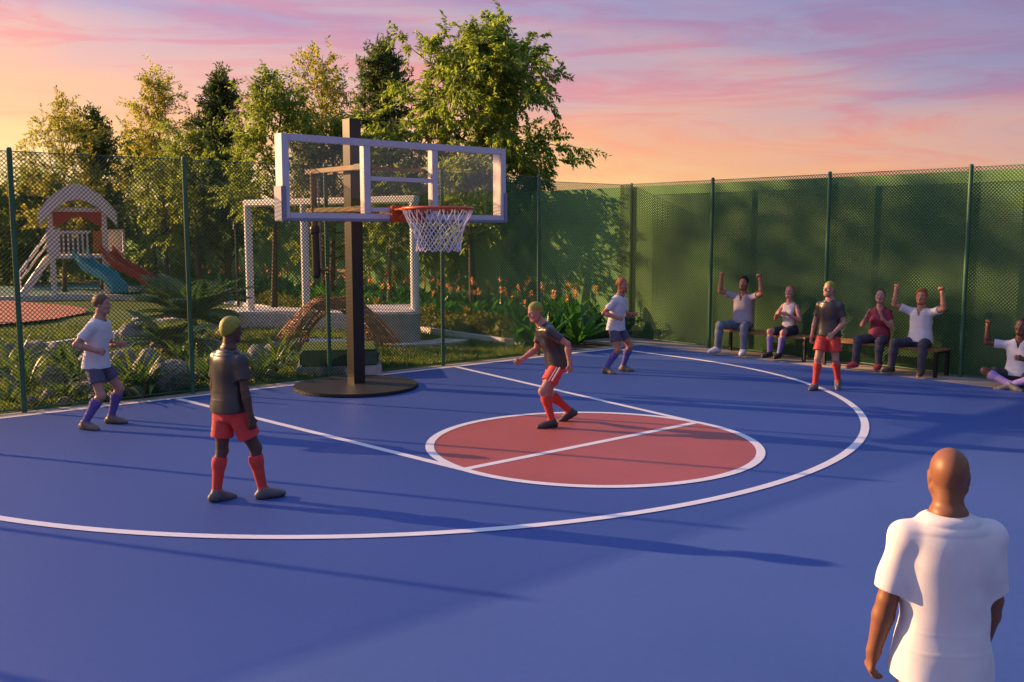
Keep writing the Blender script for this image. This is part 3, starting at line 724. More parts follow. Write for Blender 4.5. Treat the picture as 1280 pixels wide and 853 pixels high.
def cycad(label, loc, seed, nf=22, L=2.1, trunk=0.35):
    rr = random.Random(seed); r = np.random.default_rng(seed)
    root = tag(empty('palm', loc), label, 'palm')
    mb = MB(); P = []; D = []; Nn = []; Ls = []; W = []
    for f in range(nf):
        az = f * 2.39996 + rr.random() * .3; a = rr.uniform(.35, 1.15); Lf = L * rr.uniform(.75, 1.1); seg = 14
        p = np.array([0, 0, trunk]); pts = [p.copy()]; out = np.array([math.cos(az), math.sin(az), 0]); side = np.array([-out[1], out[0], 0])
        for k in range(seg):
            d = out * math.sin(a) + np.array([0, 0, 1]) * math.cos(a)
            for j in range(4):
                t = (k + j / 4) / seg
                if t > 0.1:
                    for s in (-1, 1):
                        ll = 0.50 * math.sin(math.pi * (0.12 + 0.82 * t)) * L / 2.1
                        P.append(p + d * (Lf / seg) * j / 4); D.append(d * .55 + side * s * .9 + np.array([0, 0, -.25]) + r.normal(size=3) * .06); Nn.append(np.cross(side, d)); Ls.append(ll); W.append(.075)
            p = p + d * (Lf / seg); pts.append(p.copy()); a += 1.0 / seg * rr.uniform(.7, 1.3)
        mb.tube([Vector(q) for q in pts], [0.022 * (1 - .8 * k / seg) + .003 for k in range(seg + 1)], 5, cap=False)
    V, F = leaf_quads(np.array(P), np.array(D), np.array(Nn), np.array(Ls), np.array(W), .1)
    link('fronds', np_mesh('fronds', V, F), M['leaf_palm'], root)
    mb.build('frond_stems', M['leaf_palm'], root)
    mb = MB(); mb.tube([(0, 0, -.1), (0, 0, trunk * .6), (0, 0, trunk + .05)], [.2, .19, .12], 12); mb.build('trunk', M['bark'], root)
    return root
cycad('large feathery palm with arching fronds among the boulders behind the fence', (0.70, 8.0, 0.0), 9, 26, 1.75, 0.45)
cycad('smaller dark palm beside the boulders near the second fence post', (-0.9, 5.2, 0.0), 10, 16, 1.15, 0.2)

def strap(seed):
    rr = random.Random(seed)
    bl = [((rr.uniform(-.08, .08), rr.uniform(-.08, .08), 0), k * 2.4 + rr.random(), rr.uniform(.1, .9), rr.uniform(.55, .95), rr.uniform(.06, .10), rr.uniform(.5, 1.5)) for k in range(22)]
    V, F = blade_mesh(bl, 6); o = link('strap_leaf_plant', np_mesh('strap_leaf_plant', V, F), M['leaf_strap'], smooth=True)
    return tag(o, 'low tuft of arching strap leaves between the garden boulders', 'plant', 'strap leaved tufts among the boulders')
st0 = [strap(1), strap(2), strap(3)]; us = set()
for k, (px, py) in enumerate([(12,505),(35,492),(58,480),(80,500),(100,478),(150,500),(172,490),(190,500),(215,500),(232,478),(250,470),(262,480),(285,474),(150,455),(118,450),(75,455),(25,460),(5,470),(130,470),(225,452),(300,470),(322,474),(340,470),(268,452),(240,440),(350,458)]):
    q = gp(px, py); j = k % 3; o = st0[j] if j not in us else st0[j].copy()
    if j in us: col.objects.link(o)
    us.add(j); o.location = (q.x, max(q.y, 0.72), -0.02); o.rotation_euler = (0, 0, k * 1.9); s = 0.7 + 0.45 * ((k * 37) % 10) / 10; o.scale = (s, s, s)

def rock_mesh(seed, sub=4):
    bm = bmesh.new(); bmesh.ops.create_icosphere(bm, subdivisions=sub, radius=1)
    for v in bm.verts:
        p = v.co * 0.9 + Vector((seed * 7.3, seed * 3.1, seed))
        n = mnoise.noise(p * 1.1) * .30 + mnoise.noise(p * 2.6) * .14 + mnoise.noise(p * 7) * .05
        c = mnoise.cell(p * 1.7) * .06
        v.co *= 1 + n + c
        if v.co.z < -.45: v.co.z = -.45
    me = bpy.data.meshes.new('boulder'); bm.to_mesh(me); bm.free(); return me
rmesh = [rock_mesh(k) for k in range(6)]
rocks = [(14,456,.40,.5),(40,446,.55,.42),(70,447,.5,.4),(98,452,.45,.4),(118,462,.5,.45),(30,478,.40,.4),(66,480,.42,.36),(104,492,.25,.25),(60,500,.22,.2),(80,506,.16,.15),(122,502,.2,.18),(40,508,.18,.18),
         (166,432,.62,.62),(152,462,.45,.5),(186,466,.55,.55),(212,488,.62,.62),(178,500,.28,.25),(160,506,.2,.18),(248,424,.5,.4),(262,440,.42,.35),(246,478,.25,.25),(278,464,.3,.3),(300,458,.38,.38),(322,452,.4,.4),(345,444,.42,.34),(312,474,.3,.28),(338,473,.22,.2),(200,436,.4,.36),(285,420,.5,.3),(118,492,.24,.24)]
for k, (px, py, w, h) in enumerate(rocks):
    w *= .62; h *= .62; q = gp(px, py); yy_ = max(q.y, 0.45 + w)
    o = link('boulder', rmesh[k % 6] if k >= 6 else rmesh[k], None)
    if k < 6: rmesh[k].materials.append(M['rock']); o.data.polygons.foreach_set('use_smooth', np.ones(len(o.data.polygons), dtype=bool))
    o.location = (q.x, yy_, h * .30); o.scale = (w, w * .85, h); o.rotation_euler = (0, 0, k * 2.1)
    tag(o, 'pale grey speckled boulder in the rock garden behind the fence', 'boulder', 'boulders in the rock garden')

# grass tufts: uncountable
r = np.random.default_rng(44); n = 52000
u = r.random(n); gx = -9 + 15.0 * r.random(n); gy = 0.50 + 13 * u ** 1.5
keep = ~((gx > 5.8) & (gy > 1.2)); gx, gy = gx[keep], gy[keep]; n = len(gx)
P = np.stack([gx, gy, np.zeros(n) - 0.01], 1); D = np.array([0, 0, 1.0]) + r.normal(size=(n, 3)) * .4
V, F = leaf_quads(P, D, rand_unit(r, n) * np.array([1, 1, .1]), 0.07 + .07 * r.random(n), np.full(n, .016), .1)
tag(link('grass', np_mesh('grass', V, F), M['grass_blade']), kind='stuff')

# ================================================================== GARDEN THINGS
def facing(px): return R(-40.15) + math.atan2(640 - px, FPX)      # local +x runs to the right as seen from the court
# --- play surfaces and paths
sheet('red_play_surface', [(-2.3, 14.2), (-0.6, 15.0), (0.7, 16.6), (1.25, 18.2), (1.2, 20.0), (0.7, 22.0), (0.2, 24.0), (-1.0, 24.8), (-14, 24.8), (-14, 14.2)], 0.085, M['rubber_red'])
sheet('teal_play_surface', [(-14, 25.0), (0.0, 25.0), (5.5, 26.0), (7.0, 29), (8.5, 36), (-14, 44)], 0.08, M['rubber_teal'])
def path(name, pts, w, z, m, h=0.1):
    L_ = []; R_ = []
    for i, p in enumerate(pts):
        d = (Vector(pts[min(i+1, len(pts)-1)]) - Vector(pts[max(i-1, 0)])).normalized(); nn = Vector((-d.y, d.x)) * w / 2
        L_.append((p[0] + nn.x, p[1] + nn.y)); R_.append((p[0] - nn.x, p[1] - nn.y))
    mb = MB()
    for i in range(len(pts) - 1): mb.prism([L_[i], L_[i+1], R_[i+1], R_[i]][::-1], z - h, z)
    return tag(mb.build(name, m), kind='structure')
def smooth_pts(P, n=6):
    out = []
    for i in range(len(P) - 1):
        p0, p1, p2, p3 = P[max(i-1, 0)], P[i], P[i+1], P[min(i+2, len(P)-1)]
        for k in range(n):
            t = k / n
            out.append(tuple(0.5*((2*p1[j]) + (-p0[j]+p2[j])*t + (2*p0[j]-5*p1[j]+4*p2[j]-p3[j])*t*t + (-p0[j]+3*p1[j]-3*p2[j]+p3[j])*t**3) for j in (0, 1)))
    out.append(tuple(P[-1])); return out
path('white_kerb', smooth_pts([(-14, 25.0), (-3, 25.0), (0.8, 25.2), (3.2, 24.2), (4.4, 22.6)]), 0.35, 0.16, M['white_kerb'], 0.25)
path('white_kerb', smooth_pts([(-8, 8.6), (-3.6, 8.3), (-1.6, 9.0), (0.3, 11.0), (1.2, 13.5)]), 0.16, 0.11, M['white_kerb'], 0.2)
path('pebble_path', smooth_pts([(1.5, 13.0), (3.6, 14.0), (5.6, 15.2), (6.9, 13.6), (7.3, 11.5)]), 0.9, 0.09, M['pebble'], 0.12)
path('pebble_path', smooth_pts([(2.0, 5.7), (3.0, 4.6), (3.6, 3.6), (4.6, 3.1), (5.2, 3.3)]), 0.75, 0.085, M['pebble'], 0.12)

# --- low pale wall and the higher grey planter
def planter(name, label, poly, h, m, top):
    c = (sum(p[0] for p in poly)/len(poly), sum(p[1] for p in poly)/len(poly))
    root = tag(empty(name, (*c, 0)), label, 'planter')
    q = [(p[0]-c[0], p[1]-c[1]) for p in poly]
    mb = MB(); mb.prism(q, -0.1, h); mb.build('planter_wall', m, root, bevel=0.02)
    mb = MB(); mb.prism([(p[0]*.86, p[1]*.86) for p in q], h - .02, h + .035); mb.build('planter_fill', top, root)
    return root
A_ = [tuple(gp(x, y).xy) for x, y in ((262, 414), (300, 411), (350, 411), (400, 412), (440, 414))]
back = [(p[0] + 1.0, p[1] + 1.35) for p in A_][::-1]
planter('low_planter', 'low pale pebble planter carrying the left posts of the white frame', A_ + back, 0.42, M['pebble'], M['pebble'])
B_ = [tuple(gp(x, y).xy) for x, y in ((446, 431), (462, 432.5), (480, 433), (500, 433), (518, 432.5), (526, 431))]
planter('high_planter', 'high grey concrete planter with pebble top right of the hoop post', B_ + [(5.75, 5.6), (4.6, 6.2), (3.9, 6.0)], 0.74, M['planter'], M['pebble'])
# --- white frame
P1 = gp(310, 391, .42); P3 = gp(519, 388, .74); P1.y += 0.25; P1.x += 0.2
root = tag(empty('pergola', (P1.x, P1.y, 0)), 'tall white three post frame arching over the garden planters', 'frame')
top = 3.42
tq = 0.37; P2 = P1.lerp(P3, tq)
for p, zb in ((P1, .40), (P2, .0), (P3, .72)):
    mb = MB(); mb.tube([(p.x-P1.x, p.y-P1.y, zb), (p.x-P1.x, p.y-P1.y, top - .1)], 0.105, 16); mb.build('post', M['white_play'], root, smooth=False)
e = (P3 - P1); e.z = 0; e.normalize()
a = Vector((0, 0, top - .04)) - e * .11; b = Vector((P3.x-P1.x, P3.y-P1.y, top - .04)) + e * .11
mb = MB(); mb.bar(a, b, 0.2, 0.18); mb.build('beam', M['white_play'], root, bevel=0.03)
# --- thin lamp/support poles seen among the trees
p = spot(295, 33); mb = MB(); mb.tube([(0, 0, 0), (0, 0, 2.7)], 0.05, 10); mb.cyl((0, 0), .12, 2.7, 2.95, 12, .09)
o = mb.build('garden_lamp', M['black_metal']); o.location = (p[0], p[1], 0); tag(o, 'thin dark garden lamp post left of the white frame', 'lamp')
# --- grassy plinth
q = gp(428, 470); root = tag(empty('garden_plinth', (q.x, q.y, 0), facing(428)), 'square grey plinth with green sides behind the hoop base', 'plinth')
mb = MB(); mb.box((-0.82, 0.0, -.05), (0.72, 1.55, .17)); mb.build('plinth_base', M['planter'], root, bevel=.02)
m_green = mat('plinth_green', (0.04, 0.085, 0.05), 0.8, var=.2, scale=4, bump=.3, bscale=30)
mb = MB(); mb.box((-0.76, 0.05, .172), (0.66, 1.50, .44)); mb.build('plinth_block', m_green, root, bevel=.03)
mb = MB(); mb.box((-0.72, 0.09, .442), (0.62, 1.46, .47)); mb.build('plinth_turf', M['lawn'], root, bevel=.01)
# --- woven vine sculpture
q = gp(420, 436); root = tag(empty('vine_sculpture', (q.x, q.y, 0), facing(420)), 'brown woven vine sculpture, two spread lobes under a rounded arch', 'sculpture')
rv = random.Random(21)
for lobe in (-1, 1):
    mbl = MB()
    def lobe_pt(u, v):
        """u: 0 outer edge .. 1 inner edge, v: 0 crest .. 1 foot"""
        ox = 0.46 + 1.02 * v; oz = 1.08 - 1.05 * v ** 1.3          # sweeping outer edge
        ix = 0.12 + 0.50 * math.sin(math.pi * .55 * v); iz = 0.86 - 0.70 * v                    # inner throat
        x = ox + (ix - ox) * u; z = oz + (iz - oz) * u - 0.10 * math.sin(math.pi * u) * v + 0.16 * math.sin(math.pi * u) * (1 - v)
        y = -0.34 * math.sin(math.pi * min(1, u * .9 + .05)) * (0.5 + 0.6 * math.sin(math.pi * v)) + 0.12 * (1 - v)
        return Vector((lobe * x, y, z))
    for k in range(34):
        u = k / 33; du = rv.uniform(-.10, .10)
        mbl.tube([lobe_pt(min(1, max(0, u + du * math.sin(math.pi * v))), v) + Vector((0, rv.uniform(-.02, .02), rv.uniform(-.012, .012))) for v in np.linspace(0, 1, 15)], rv.uniform(.008, .014), 6)
    for k in range(22):
        v = .04 + .96 * k / 21; dv = rv.uniform(-.12, .12)
        mbl.tube([lobe_pt(u, min(1, max(0, v + dv * (u - .5)))) + Vector((0, rv.uniform(-.02, .02), 0)) for u in np.linspace(0, 1, 12)], rv.uniform(.008, .014), 6)
    for u in (0, 1):
        mbl.tube([lobe_pt(u, v) for v in np.linspace(0, 1, 16)], .026, 8)
    mbl.tube([lobe_pt(u, 1) for u in np.linspace(0, 1, 12)], .024, 8)
    mbl.build('woven_lobe', M['vine'], root, smooth=True)
mbl = MB()
for k in range(16):
    z = .92 + .20 * rv.random(); w = rv.uniform(.40, .54)
    mbl.tube([Vector((w * math.cos(a), -.02 + .26 * math.sin(a) + rv.uniform(-.02, .02), z + .05 * math.cos(2 * a + k))) for a in np.linspace(0, 2 * math.pi, 22, endpoint=False)], rv.uniform(.01, .02), 6, closed=True)
mbl.build('woven_crest', M['vine'], root, smooth=True)

# --- playhouse
hx, hy = at_depth(98, 38)
root = tag(empty('playhouse', (hx, hy, 0.08), facing(98)), 'white playground tower with arched roof, stairs and two slides', 'playhouse')
W_ = M['white_play']
def pb(name, m, *boxes, bev=.015, parent=root):
    mb = MB()
    for lo, hi in boxes: mb.box(lo, hi)
    return mb.build(name, m, parent, bevel=bev)
for x in (-.98, .95):
    for y in (-.9, .9): pb('post', W_, ((x - .09, y - .09, 0), (x + .09, y + .09, 3.42)))
pb('deck', W_, ((-1.08, -1.0, 1.48), (1.05, 1.0, 1.62)))
pb('eave_beam', W_, ((-1.08, -1.0, 3.30), (1.05, -.82, 3.45)), ((-1.08, .82, 3.30), (1.05, 1.0, 3.45)))
arch = [(-1.36, 3.26), (-1.05, 3.66), (-.72, 3.98), (-.36, 4.22), (0, 4.31), (.36, 4.22), (.72, 3.98), (1.05, 3.66), (1.40, 3.24)]
V = []; F = []
for (x, z) in arch:
    for (dy, dz) in ((-1.15, 0), (1.15, 0), (1.15, -.16), (-1.15, -.16)): V.append((x, dy, z + dz))
for i in range(len(arch) - 1):
    for k in range(4): F.append((i*4+k, i*4+(k+1)%4, (i+1)*4+(k+1)%4, (i+1)*4+k))
F += [(3,2,1,0), tuple((len(arch)-1)*4 + k for k in range(4))]
mb = MB(); mb.add(V, F)
V = []; F = []
for (x, z) in arch:      # barge board
    for (dy, dz) in ((-1.24, .05), (-1.152, .05), (-1.152, -.54), (-1.24, -.54)): V.append((x, dy, z + dz))
for i in range(len(arch) - 1):
    for k in range(4): F.append((i*4+k, i*4+(k+1)%4, (i+1)*4+(k+1)%4, (i+1)*4+k))
F += [(3,2,1,0), tuple((len(arch)-1)*4 + k for k in range(4))]
mb.add(V, F); mb.build('roof', W_, root)
for y in (-.97, .86):   # red arched valance
    poly = [(-.88, 3.29), (.85, 3.29), (.85, 2.72)] + [(.78 - 1.5 * t, 2.74 + .38 * math.sin(math.pi * t)) for t in np.linspace(0, 1, 9)] + [(-.88, 2.72)]
    mb = MB(); n = len(poly); mb.add([(x, y, z) for x, z in poly] + [(x, y + .08, z) for x, z in poly], [(k, (k+1)%n, n+(k+1)%n, n+k) for k in range(n)] + [tuple(range(n)), tuple(range(2*n-1, n-1, -1))])
    mb.build('valance', M['red_play'], root)
pb('side_panel', M['red_play'], ((-1.02, -.8, 2.55), (-.96, .8, 3.28)))
pb('front_panel', W_, ((-1.14, -1.02, 1.62), (-.66, -.92, 2.62)))
pb('railing', W_, ((-.66, -.98, 2.46), (.42, -.90, 2.56)), *[((x - .035, -.97, 1.62), (x + .035, -.91, 2.46)) for x in np.arange(-.55, .45, .17)], bev=.005)
pb('slide_panel', M['orange_play'], ((.50, -.98, 1.75), (.84, -.90, 2.55)))
pb('end_panel', W_, ((1.06, -.6, 1.62), (1.66, .5, 1.72)), ((1.60, -.62, 1.62), (1.68, .5, 2.62)), ((1.05, .42, 1.62), (1.66, .5, 2.62)))
def slide(name, m, top_, bot_, w):
    t = Vector(top_); b = Vector(bot_); n = 14; side = Vector((b.y - t.y, -(b.x - t.x), 0)).normalized() * -1
    V = []; F = []
    for i in range(n + 1):
        s = i / n; p = t.lerp(b, s); p.z = t.z + (b.z - t.z) * (s + .09 * math.sin(2 * math.pi * s)) + .03 * math.sin(6 * math.pi * s)
        prof_ = [(-w/2 - .05, .25), (-w/2, .25), (-w/2 + .04, 0), (w/2 - .04, 0), (w/2, .25), (w/2 + .05, .25), (w/2 + .05, -.06), (-w/2 - .05, -.06)]
        V += [p + side * a + Vector((0, 0, z)) for a, z in prof_]
    for i in range(n):
        for k in range(8): F.append((i*8+k, i*8+(k+1)%8, (i+1)*8+(k+1)%8, (i+1)*8+k))
    F += [tuple(range(7, -1, -1)), tuple(n*8 + k for k in range(8))]
    mb = MB(); mb.add(V, F); return mb.build(name, m, root, smooth=False)
slide('blue_slide', M['blue_play'], (.0, -1.0, 1.60), (1.35, -2.6, .25), .62)
slide('red_slide', M['red_play'], (1.0, -.75, 1.75), (2.65, -2.3, .15), .62)
mb = MB()
for yy_ in (-.45, .45):
    mb.bar((-1.1, yy_, 1.55), (-2.15, yy_ - .35, .0), .10, .26)
for k in range(6):
    t = (k + .5) / 6; mb.box((-1.1 - 1.05 * t - .14, -.45 - .35 * t, 1.5 - 1.55 * t - .02), (-1.1 - 1.05 * t + .14, .45 - .35 * t, 1.5 - 1.55 * t + .03))
mb.build('stairs', W_, root)
mb = MB()
for yy_ in (-.5, .5):
    mb.tube([(-1.1, yy_, 2.45), (-2.1, yy_ - .35, 1.0), (-2.2, yy_ - .38, .9), (-2.2, yy_ - .38, 0)], .05, 8); mb.tube([(-1.1, yy_, 2.1), (-2.1, yy_ - .35, .7)], .035, 8)
mb.build('handrail', W_, root)
mb = MB(); mb.cyl((0, 0), .09, 0, .26, 16, .11); mb.cyl((0, 0), .13, .26, .38, 16, .02)
o = mb.build('play_bollard', M['blue_play']); q = gp(145, 372); o.location = (q.x, q.y, .02); tag(o, 'small blue play bollard on the ground beside the slides', 'bollard')
# ================================================================== PEOPLE
class Field:
    """union of smooth shapes sampled on a grid, meshed with surface nets"""
    def __init__(s, h): s.h = h; s.prims = []; s.cuts = []
    def add(s, fn, lo, hi, g='a', k=0.03): s.prims.append((fn, np.array(lo), np.array(hi), g, k))
    def cone(s, a, b, r1, r2, g='a', k=0.03, flat=None, fs=1.0):
        a = np.array(a, float); b = np.array(b, float); ba = b - a; L2 = max(1e-9, ba @ ba)
        fl = None if flat is None else np.array(flat, float) / np.linalg.norm(flat)
        def fn(X, Y, Z):
            px, py, pz = X - a[0], Y - a[1], Z - a[2]
            if fl is not None:
                q = (px * fl[0] + py * fl[1] + pz * fl[2]) * (1 / fs - 1)
                px = px + fl[0] * q; py = py + fl[1] * q; pz = pz + fl[2] * q
            t = np.clip((px * ba[0] + py * ba[1] + pz * ba[2]) / L2, 0, 1)
            d = np.sqrt((px - t*ba[0])**2 + (py - t*ba[1])**2 + (pz - t*ba[2])**2) - (r1 + (r2 - r1) * t)
            return d * (min(1, fs) if fl is not None else 1)
        r = max(r1, r2); s.add(fn, np.minimum(a, b) - r, np.maximum(a, b) + r, g, k)
    def ell(s, c, axes, rad, g='a', k=0.03):
        c = np.array(c, float); A = [np.array(x, float) for x in axes]; r = rad
        def fn(X, Y, Z):
            px, py, pz = X - c[0], Y - c[1], Z - c[2]
            u = [px * x[0] + py * x[1] + pz * x[2] for x in A]
            k0 = np.sqrt(sum((u[i] / r[i])**2 for i in range(3))); k1 = np.sqrt(sum((u[i] / r[i]**2)**2 for i in range(3))) + 1e-9
            return k0 * (k0 - 1) / k1
        m = max(r); s.add(fn, c - m, c + m, g, k)
    def spine_loft(s, spine, prof, oa, ob, g='a', k=0.03, e=2.3, fat=1.0):
        """spine: list of (h, point, forward, lateral); prof: (h, half width, half depth), smoothly resampled"""
        ph = np.array([q[0] for q in prof]); hs = np.linspace(ph[0], ph[-1], 60)
        ker = np.exp(-np.linspace(-2, 2, 19)**2); ker /= ker.sum()
        A = np.convolve(np.pad(np.interp(hs, ph, [q[1] for q in prof]), 9, 'edge'), ker, 'valid') * fat + oa
        Bd = np.convolve(np.pad(np.interp(hs, ph, [q[2] for q in prof]), 9, 'edge'), ker, 'valid') * fat + ob
        SP = spine
        def at(h):
            for q0, q1 in zip(SP[:-1], SP[1:]):
                if h <= q1[0] or q1 is SP[-1]:
                    t = (h - q0[0]) / (q1[0] - q0[0]); return (h, q0[1] + (q1[1]-q0[1])*t, q0[2] + (q1[2]-q0[2])*t, q0[3] + (q1[3]-q0[3])*t)
        nodes = [at(ph[0])] + [q for q in SP if ph[0] + .02 < q[0] < ph[-1] - .01] + [at(ph[-1])]
        def fn(X, Y, Z):
            best = None
            for (h0, c0, f0, l0), (h1, c1, f1, l1) in zip(nodes[:-1], nodes[1:]):
                ba = c1 - c0; L2 = ba @ ba; n = ba / math.sqrt(L2)
                px, py, pz = X - c0[0], Y - c0[1], Z - c0[2]
                t = np.clip((px*ba[0] + py*ba[1] + pz*ba[2]) / L2, 0, 1)
                vx, vy, vz = px - t*ba[0], py - t*ba[1], pz - t*ba[2]
                lx, ly, lz = [l0[j] + (l1[j]-l0[j]) * t for j in range(3)]; fx, fy, fz = [f0[j] + (f1[j]-f0[j]) * t for j in range(3)]
                hh = h0 + (h1 - h0) * t
                a = np.interp(hh, hs, A); b = np.interp(hh, hs, Bd); mn = np.minimum(a, b)
                u = np.abs(vx*lx + vy*ly + vz*lz) / a; v = np.abs(vx*fx + vy*fy + vz*fz) / b; w = np.abs(vx*n[0] + vy*n[1] + vz*n[2]) / (mn * .5)
                d = ((u**e + v**e + w**e) ** (1/e) - 1) * mn
                best = d if best is None else np.minimum(best, d)
            return best
        cs = np.array([q[1] for q in nodes]); m = max(A.max(), Bd.max())
        s.add(fn, cs.min(0) - m, cs.max(0) + m, g, k)
    def cut(s, p, n, k=0.006): s.cuts.append(('p', np.array(p, float), np.array(n, float) / np.linalg.norm(n), k, None))
    def carve(s, fn, k=0.01, g=None): s.cuts.append(('f', fn, None, k, g))
    def mesh(s, fold=None, gk=0.012):
        h = s.h
        lo = np.min([p[1] for p in s.prims], 0) - 4*h; hi = np.max([p[2] for p in s.prims], 0) + 4*h
        n = np.ceil((hi - lo) / h).astype(int) + 1
        ax = [lo[i] + h * np.arange(n[i]) for i in range(3)]
        groups = {}
        for fn, a, b, g, k in s.prims:
            if g not in groups: groups[g] = np.full(n, 1.0, np.float32)
            G = groups[g]; m = max(0.05, 1.5 * k)
            i0 = np.maximum(0, np.floor((a - m - lo) / h).astype(int)); i1 = np.minimum(n, np.ceil((b + m - lo) / h).astype(int) + 1)
            sl = tuple(slice(i0[i], i1[i]) for i in range(3))
            X, Y, Z = ax[0][sl[0]][:, None, None], ax[1][sl[1]][None, :, None], ax[2][sl[2]][None, None, :]
            d = fn(X, Y, Z).astype(np.float32); c = G[sl]
            hh = np.maximum(k - np.abs(c - d), 0) / k
            G[sl] = np.minimum(c, d) - hh * hh * k * 0.25
        X, Y, Z = ax[0][:, None, None], ax[1][None, :, None], ax[2][None, None, :]
        def apply(F, c):
            typ, p, nrm, k, g = c
            d = ((X-p[0])*nrm[0] + (Y-p[1])*nrm[1] + (Z-p[2])*nrm[2]) if typ == 'p' else -p(X, Y, Z)
            hh = np.maximum(k - np.abs(F - d), 0) / k
            return (np.maximum(F, d) + hh*hh*k*0.25).astype(np.float32)
        for c in s.cuts:
            if c[4] is not None and c[4] in groups: groups[c[4]] = apply(groups[c[4]], c)
        F = None
        for G in groups.values():
            if F is None: F = G
            else:
                hh = np.maximum(gk - np.abs(F - G), 0) / gk; F = np.minimum(F, G) - hh*hh*gk*.25
        if fold is not None: F = F + fold(X, Y, Z).astype(np.float32)
        for c in s.cuts:
            if c[4] is None: F = apply(F, c)
        F[0] = F[-1] = 1; F[:, 0] = F[:, -1] = 1; F[:, :, 0] = F[:, :, -1] = 1
        return surface_nets(F, lo, h)

def surface_nets(F, lo, h):
    S = F < 0
    cnt = np.zeros(np.array(F.shape) - 1, np.int8)
    for i in (0, 1):
        for j in (0, 1):
            for k in (0, 1): cnt += S[i:F.shape[0]-1+i, j:F.shape[1]-1+j, k:F.shape[2]-1+k]
    act = (cnt > 0) & (cnt < 8)
    idx = np.full(act.shape, -1, np.int32); C = np.argwhere(act); idx[act] = np.arange(len(C))
    acc = np.zeros((len(C), 3)); num = np.zeros(len(C))
    cor = [(i, j, k) for i in (0,1) for j in (0,1) for k in (0,1)]
    for a in cor:
        for b in cor:
            if sum(abs(a[q]-b[q]) for q in range(3)) == 1 and a < b:
                fa = F[C[:,0]+a[0], C[:,1]+a[1], C[:,2]+a[2]]; fb = F[C[:,0]+b[0], C[:,1]+b[1], C[:,2]+b[2]]
                m = (fa < 0) != (fb < 0); t = np.where(m, fa / np.where(m, fa - fb, 1), 0)
                for q in range(3): acc[:, q] += np.where(m, a[q] + t * (b[q]-a[q]), 0)
                num += m
    V = lo + h * (C + acc / num[:, None])
    Q = []
    for ax in range(3):
        d = [0,0,0]; d[ax] = 1; u, v = (ax+1) % 3, (ax+2) % 3
        A = S[:F.shape[0]-d[0], :F.shape[1]-d[1], :F.shape[2]-d[2]]; B = S[d[0]:, d[1]:, d[2]:]
        E = np.argwhere(A != B); E = E[(E[:, u] > 0) & (E[:, v] > 0)]
        flip = A[E[:,0], E[:,1], E[:,2]]
        def ix(du, dv):
            e = E.copy(); e[:, u] -= du; e[:, v] -= dv; return idx[e[:,0], e[:,1], e[:,2]]
        q = np.stack([ix(1,1), ix(0,1), ix(0,0), ix(1,0)], 1)
        q[~flip] = q[~flip][:, ::-1]
        Q.append(q[(q >= 0).all(1)])
    return V, np.concatenate(Q)

def nz(v): v = np.array(v, float); return v / np.linalg.norm(v)
def rot(v, ax, a):
    ax = nz(ax); v = np.array(v, float); return v*math.cos(a) + np.cross(ax, v)*math.sin(a) + ax*(ax @ v)*(1-math.cos(a))

def skin_mat(name, base, rough=0.5):
    m, nt, b = node_mat(name); N, L = nt.nodes, nt.links
    at = N.new('ShaderNodeAttribute'); at.attribute_name = 'tint'
    tc = N.new('ShaderNodeTexCoord'); nzn = N.new('ShaderNodeTexNoise'); nzn.inputs['Scale'].default_value = 25; nzn.inputs['Detail'].default_value = 4
    L.new(tc.outputs['Object'], nzn.inputs['Vector'])
    mr = N.new('ShaderNodeMapRange'); mr.inputs[3].default_value = .88; mr.inputs[4].default_value = 1.1; L.new(nzn.outputs['Fac'], mr.inputs[0])
    sc = N.new('ShaderNodeVectorMath'); sc.operation = 'SCALE'; L.new(at.outputs['Color'], sc.inputs[0]); L.new(mr.outputs[0], sc.inputs['Scale'])
    L.new(sc.outputs[0], b.inputs['Base Color'])
    b.inputs['Roughness'].default_value = rough; b.inputs['Specular IOR Level'].default_value = 0.4
    b.inputs['Subsurface Weight'].default_value = 0.08; b.inputs['Subsurface Scale'].default_value = 0.02
    b.inputs['Subsurface Radius'].default_value = (1, .35, .2)
    return m
M['skin'] = skin_mat('skin', None)
def cloth(name, c, rough=.8, scale=260, bump=.12, var=.06, **k):
    return mat(name, c, rough, var=var, scale=7, bump=bump, bscale=scale, **k)
CL = dict(
    white=cloth('white_jersey', (.58, .565, .585), .85, scale=700, bump=.12, sheen=.15), black=cloth('black_jersey', (.030, .025, .026), .36, var=.12, bump=.03, spec=.55),
    navy=cloth('slate_shorts', (.075, .07, .115), .75), red=cloth('red_shorts', (.58, .045, .035), .6), red_sock=cloth('red_socks', (.52, .045, .032), .8),
    purple=cloth('purple_socks', (.115, .09, .30), .85), lilac=cloth('lilac_socks', (.25, .19, .46), .85), jeans=cloth('blue_jeans', (.10, .125, .175), .85, var=.45),
    dark=cloth('dark_jeans', (.042, .042, .062), .85, var=.25), grey=cloth('grey_tee', (.31, .27, .30), .85), tank=cloth('white_tank_top', (.58, .53, .53), .85),
    polo=cloth('crimson_polo', (.23, .022, .045), .75), ink=cloth('ink_blue_shorts', (.02, .022, .045), .8), stone=cloth('stone_trousers', (.24, .21, .19), .85), coal=cloth('charcoal_shorts', (.03, .028, .036), .85))
SH = dict(tan=mat('tan_boot', (.17, .125, .09), .5, var=.15), grey=mat('grey_boot', (.10, .095, .10), .5, var=.15), dark=mat('dark_boot', (.04, .035, .035), .5, var=.2),
          white=mat('white_trainer', (.62, .58, .57), .6, var=.08), red=mat('red_trainer', (.40, .05, .05), .6, var=.1), black=mat('black_shoe', (.015, .014, .014), .45), brown=mat('brown_shoe', (.06, .042, .03), .5, var=.2))
M['sole'] = mat('shoe_sole', (.30, .28, .26), .8); M['dark_sole'] = mat('dark_sole', (.03, .028, .028), .8)
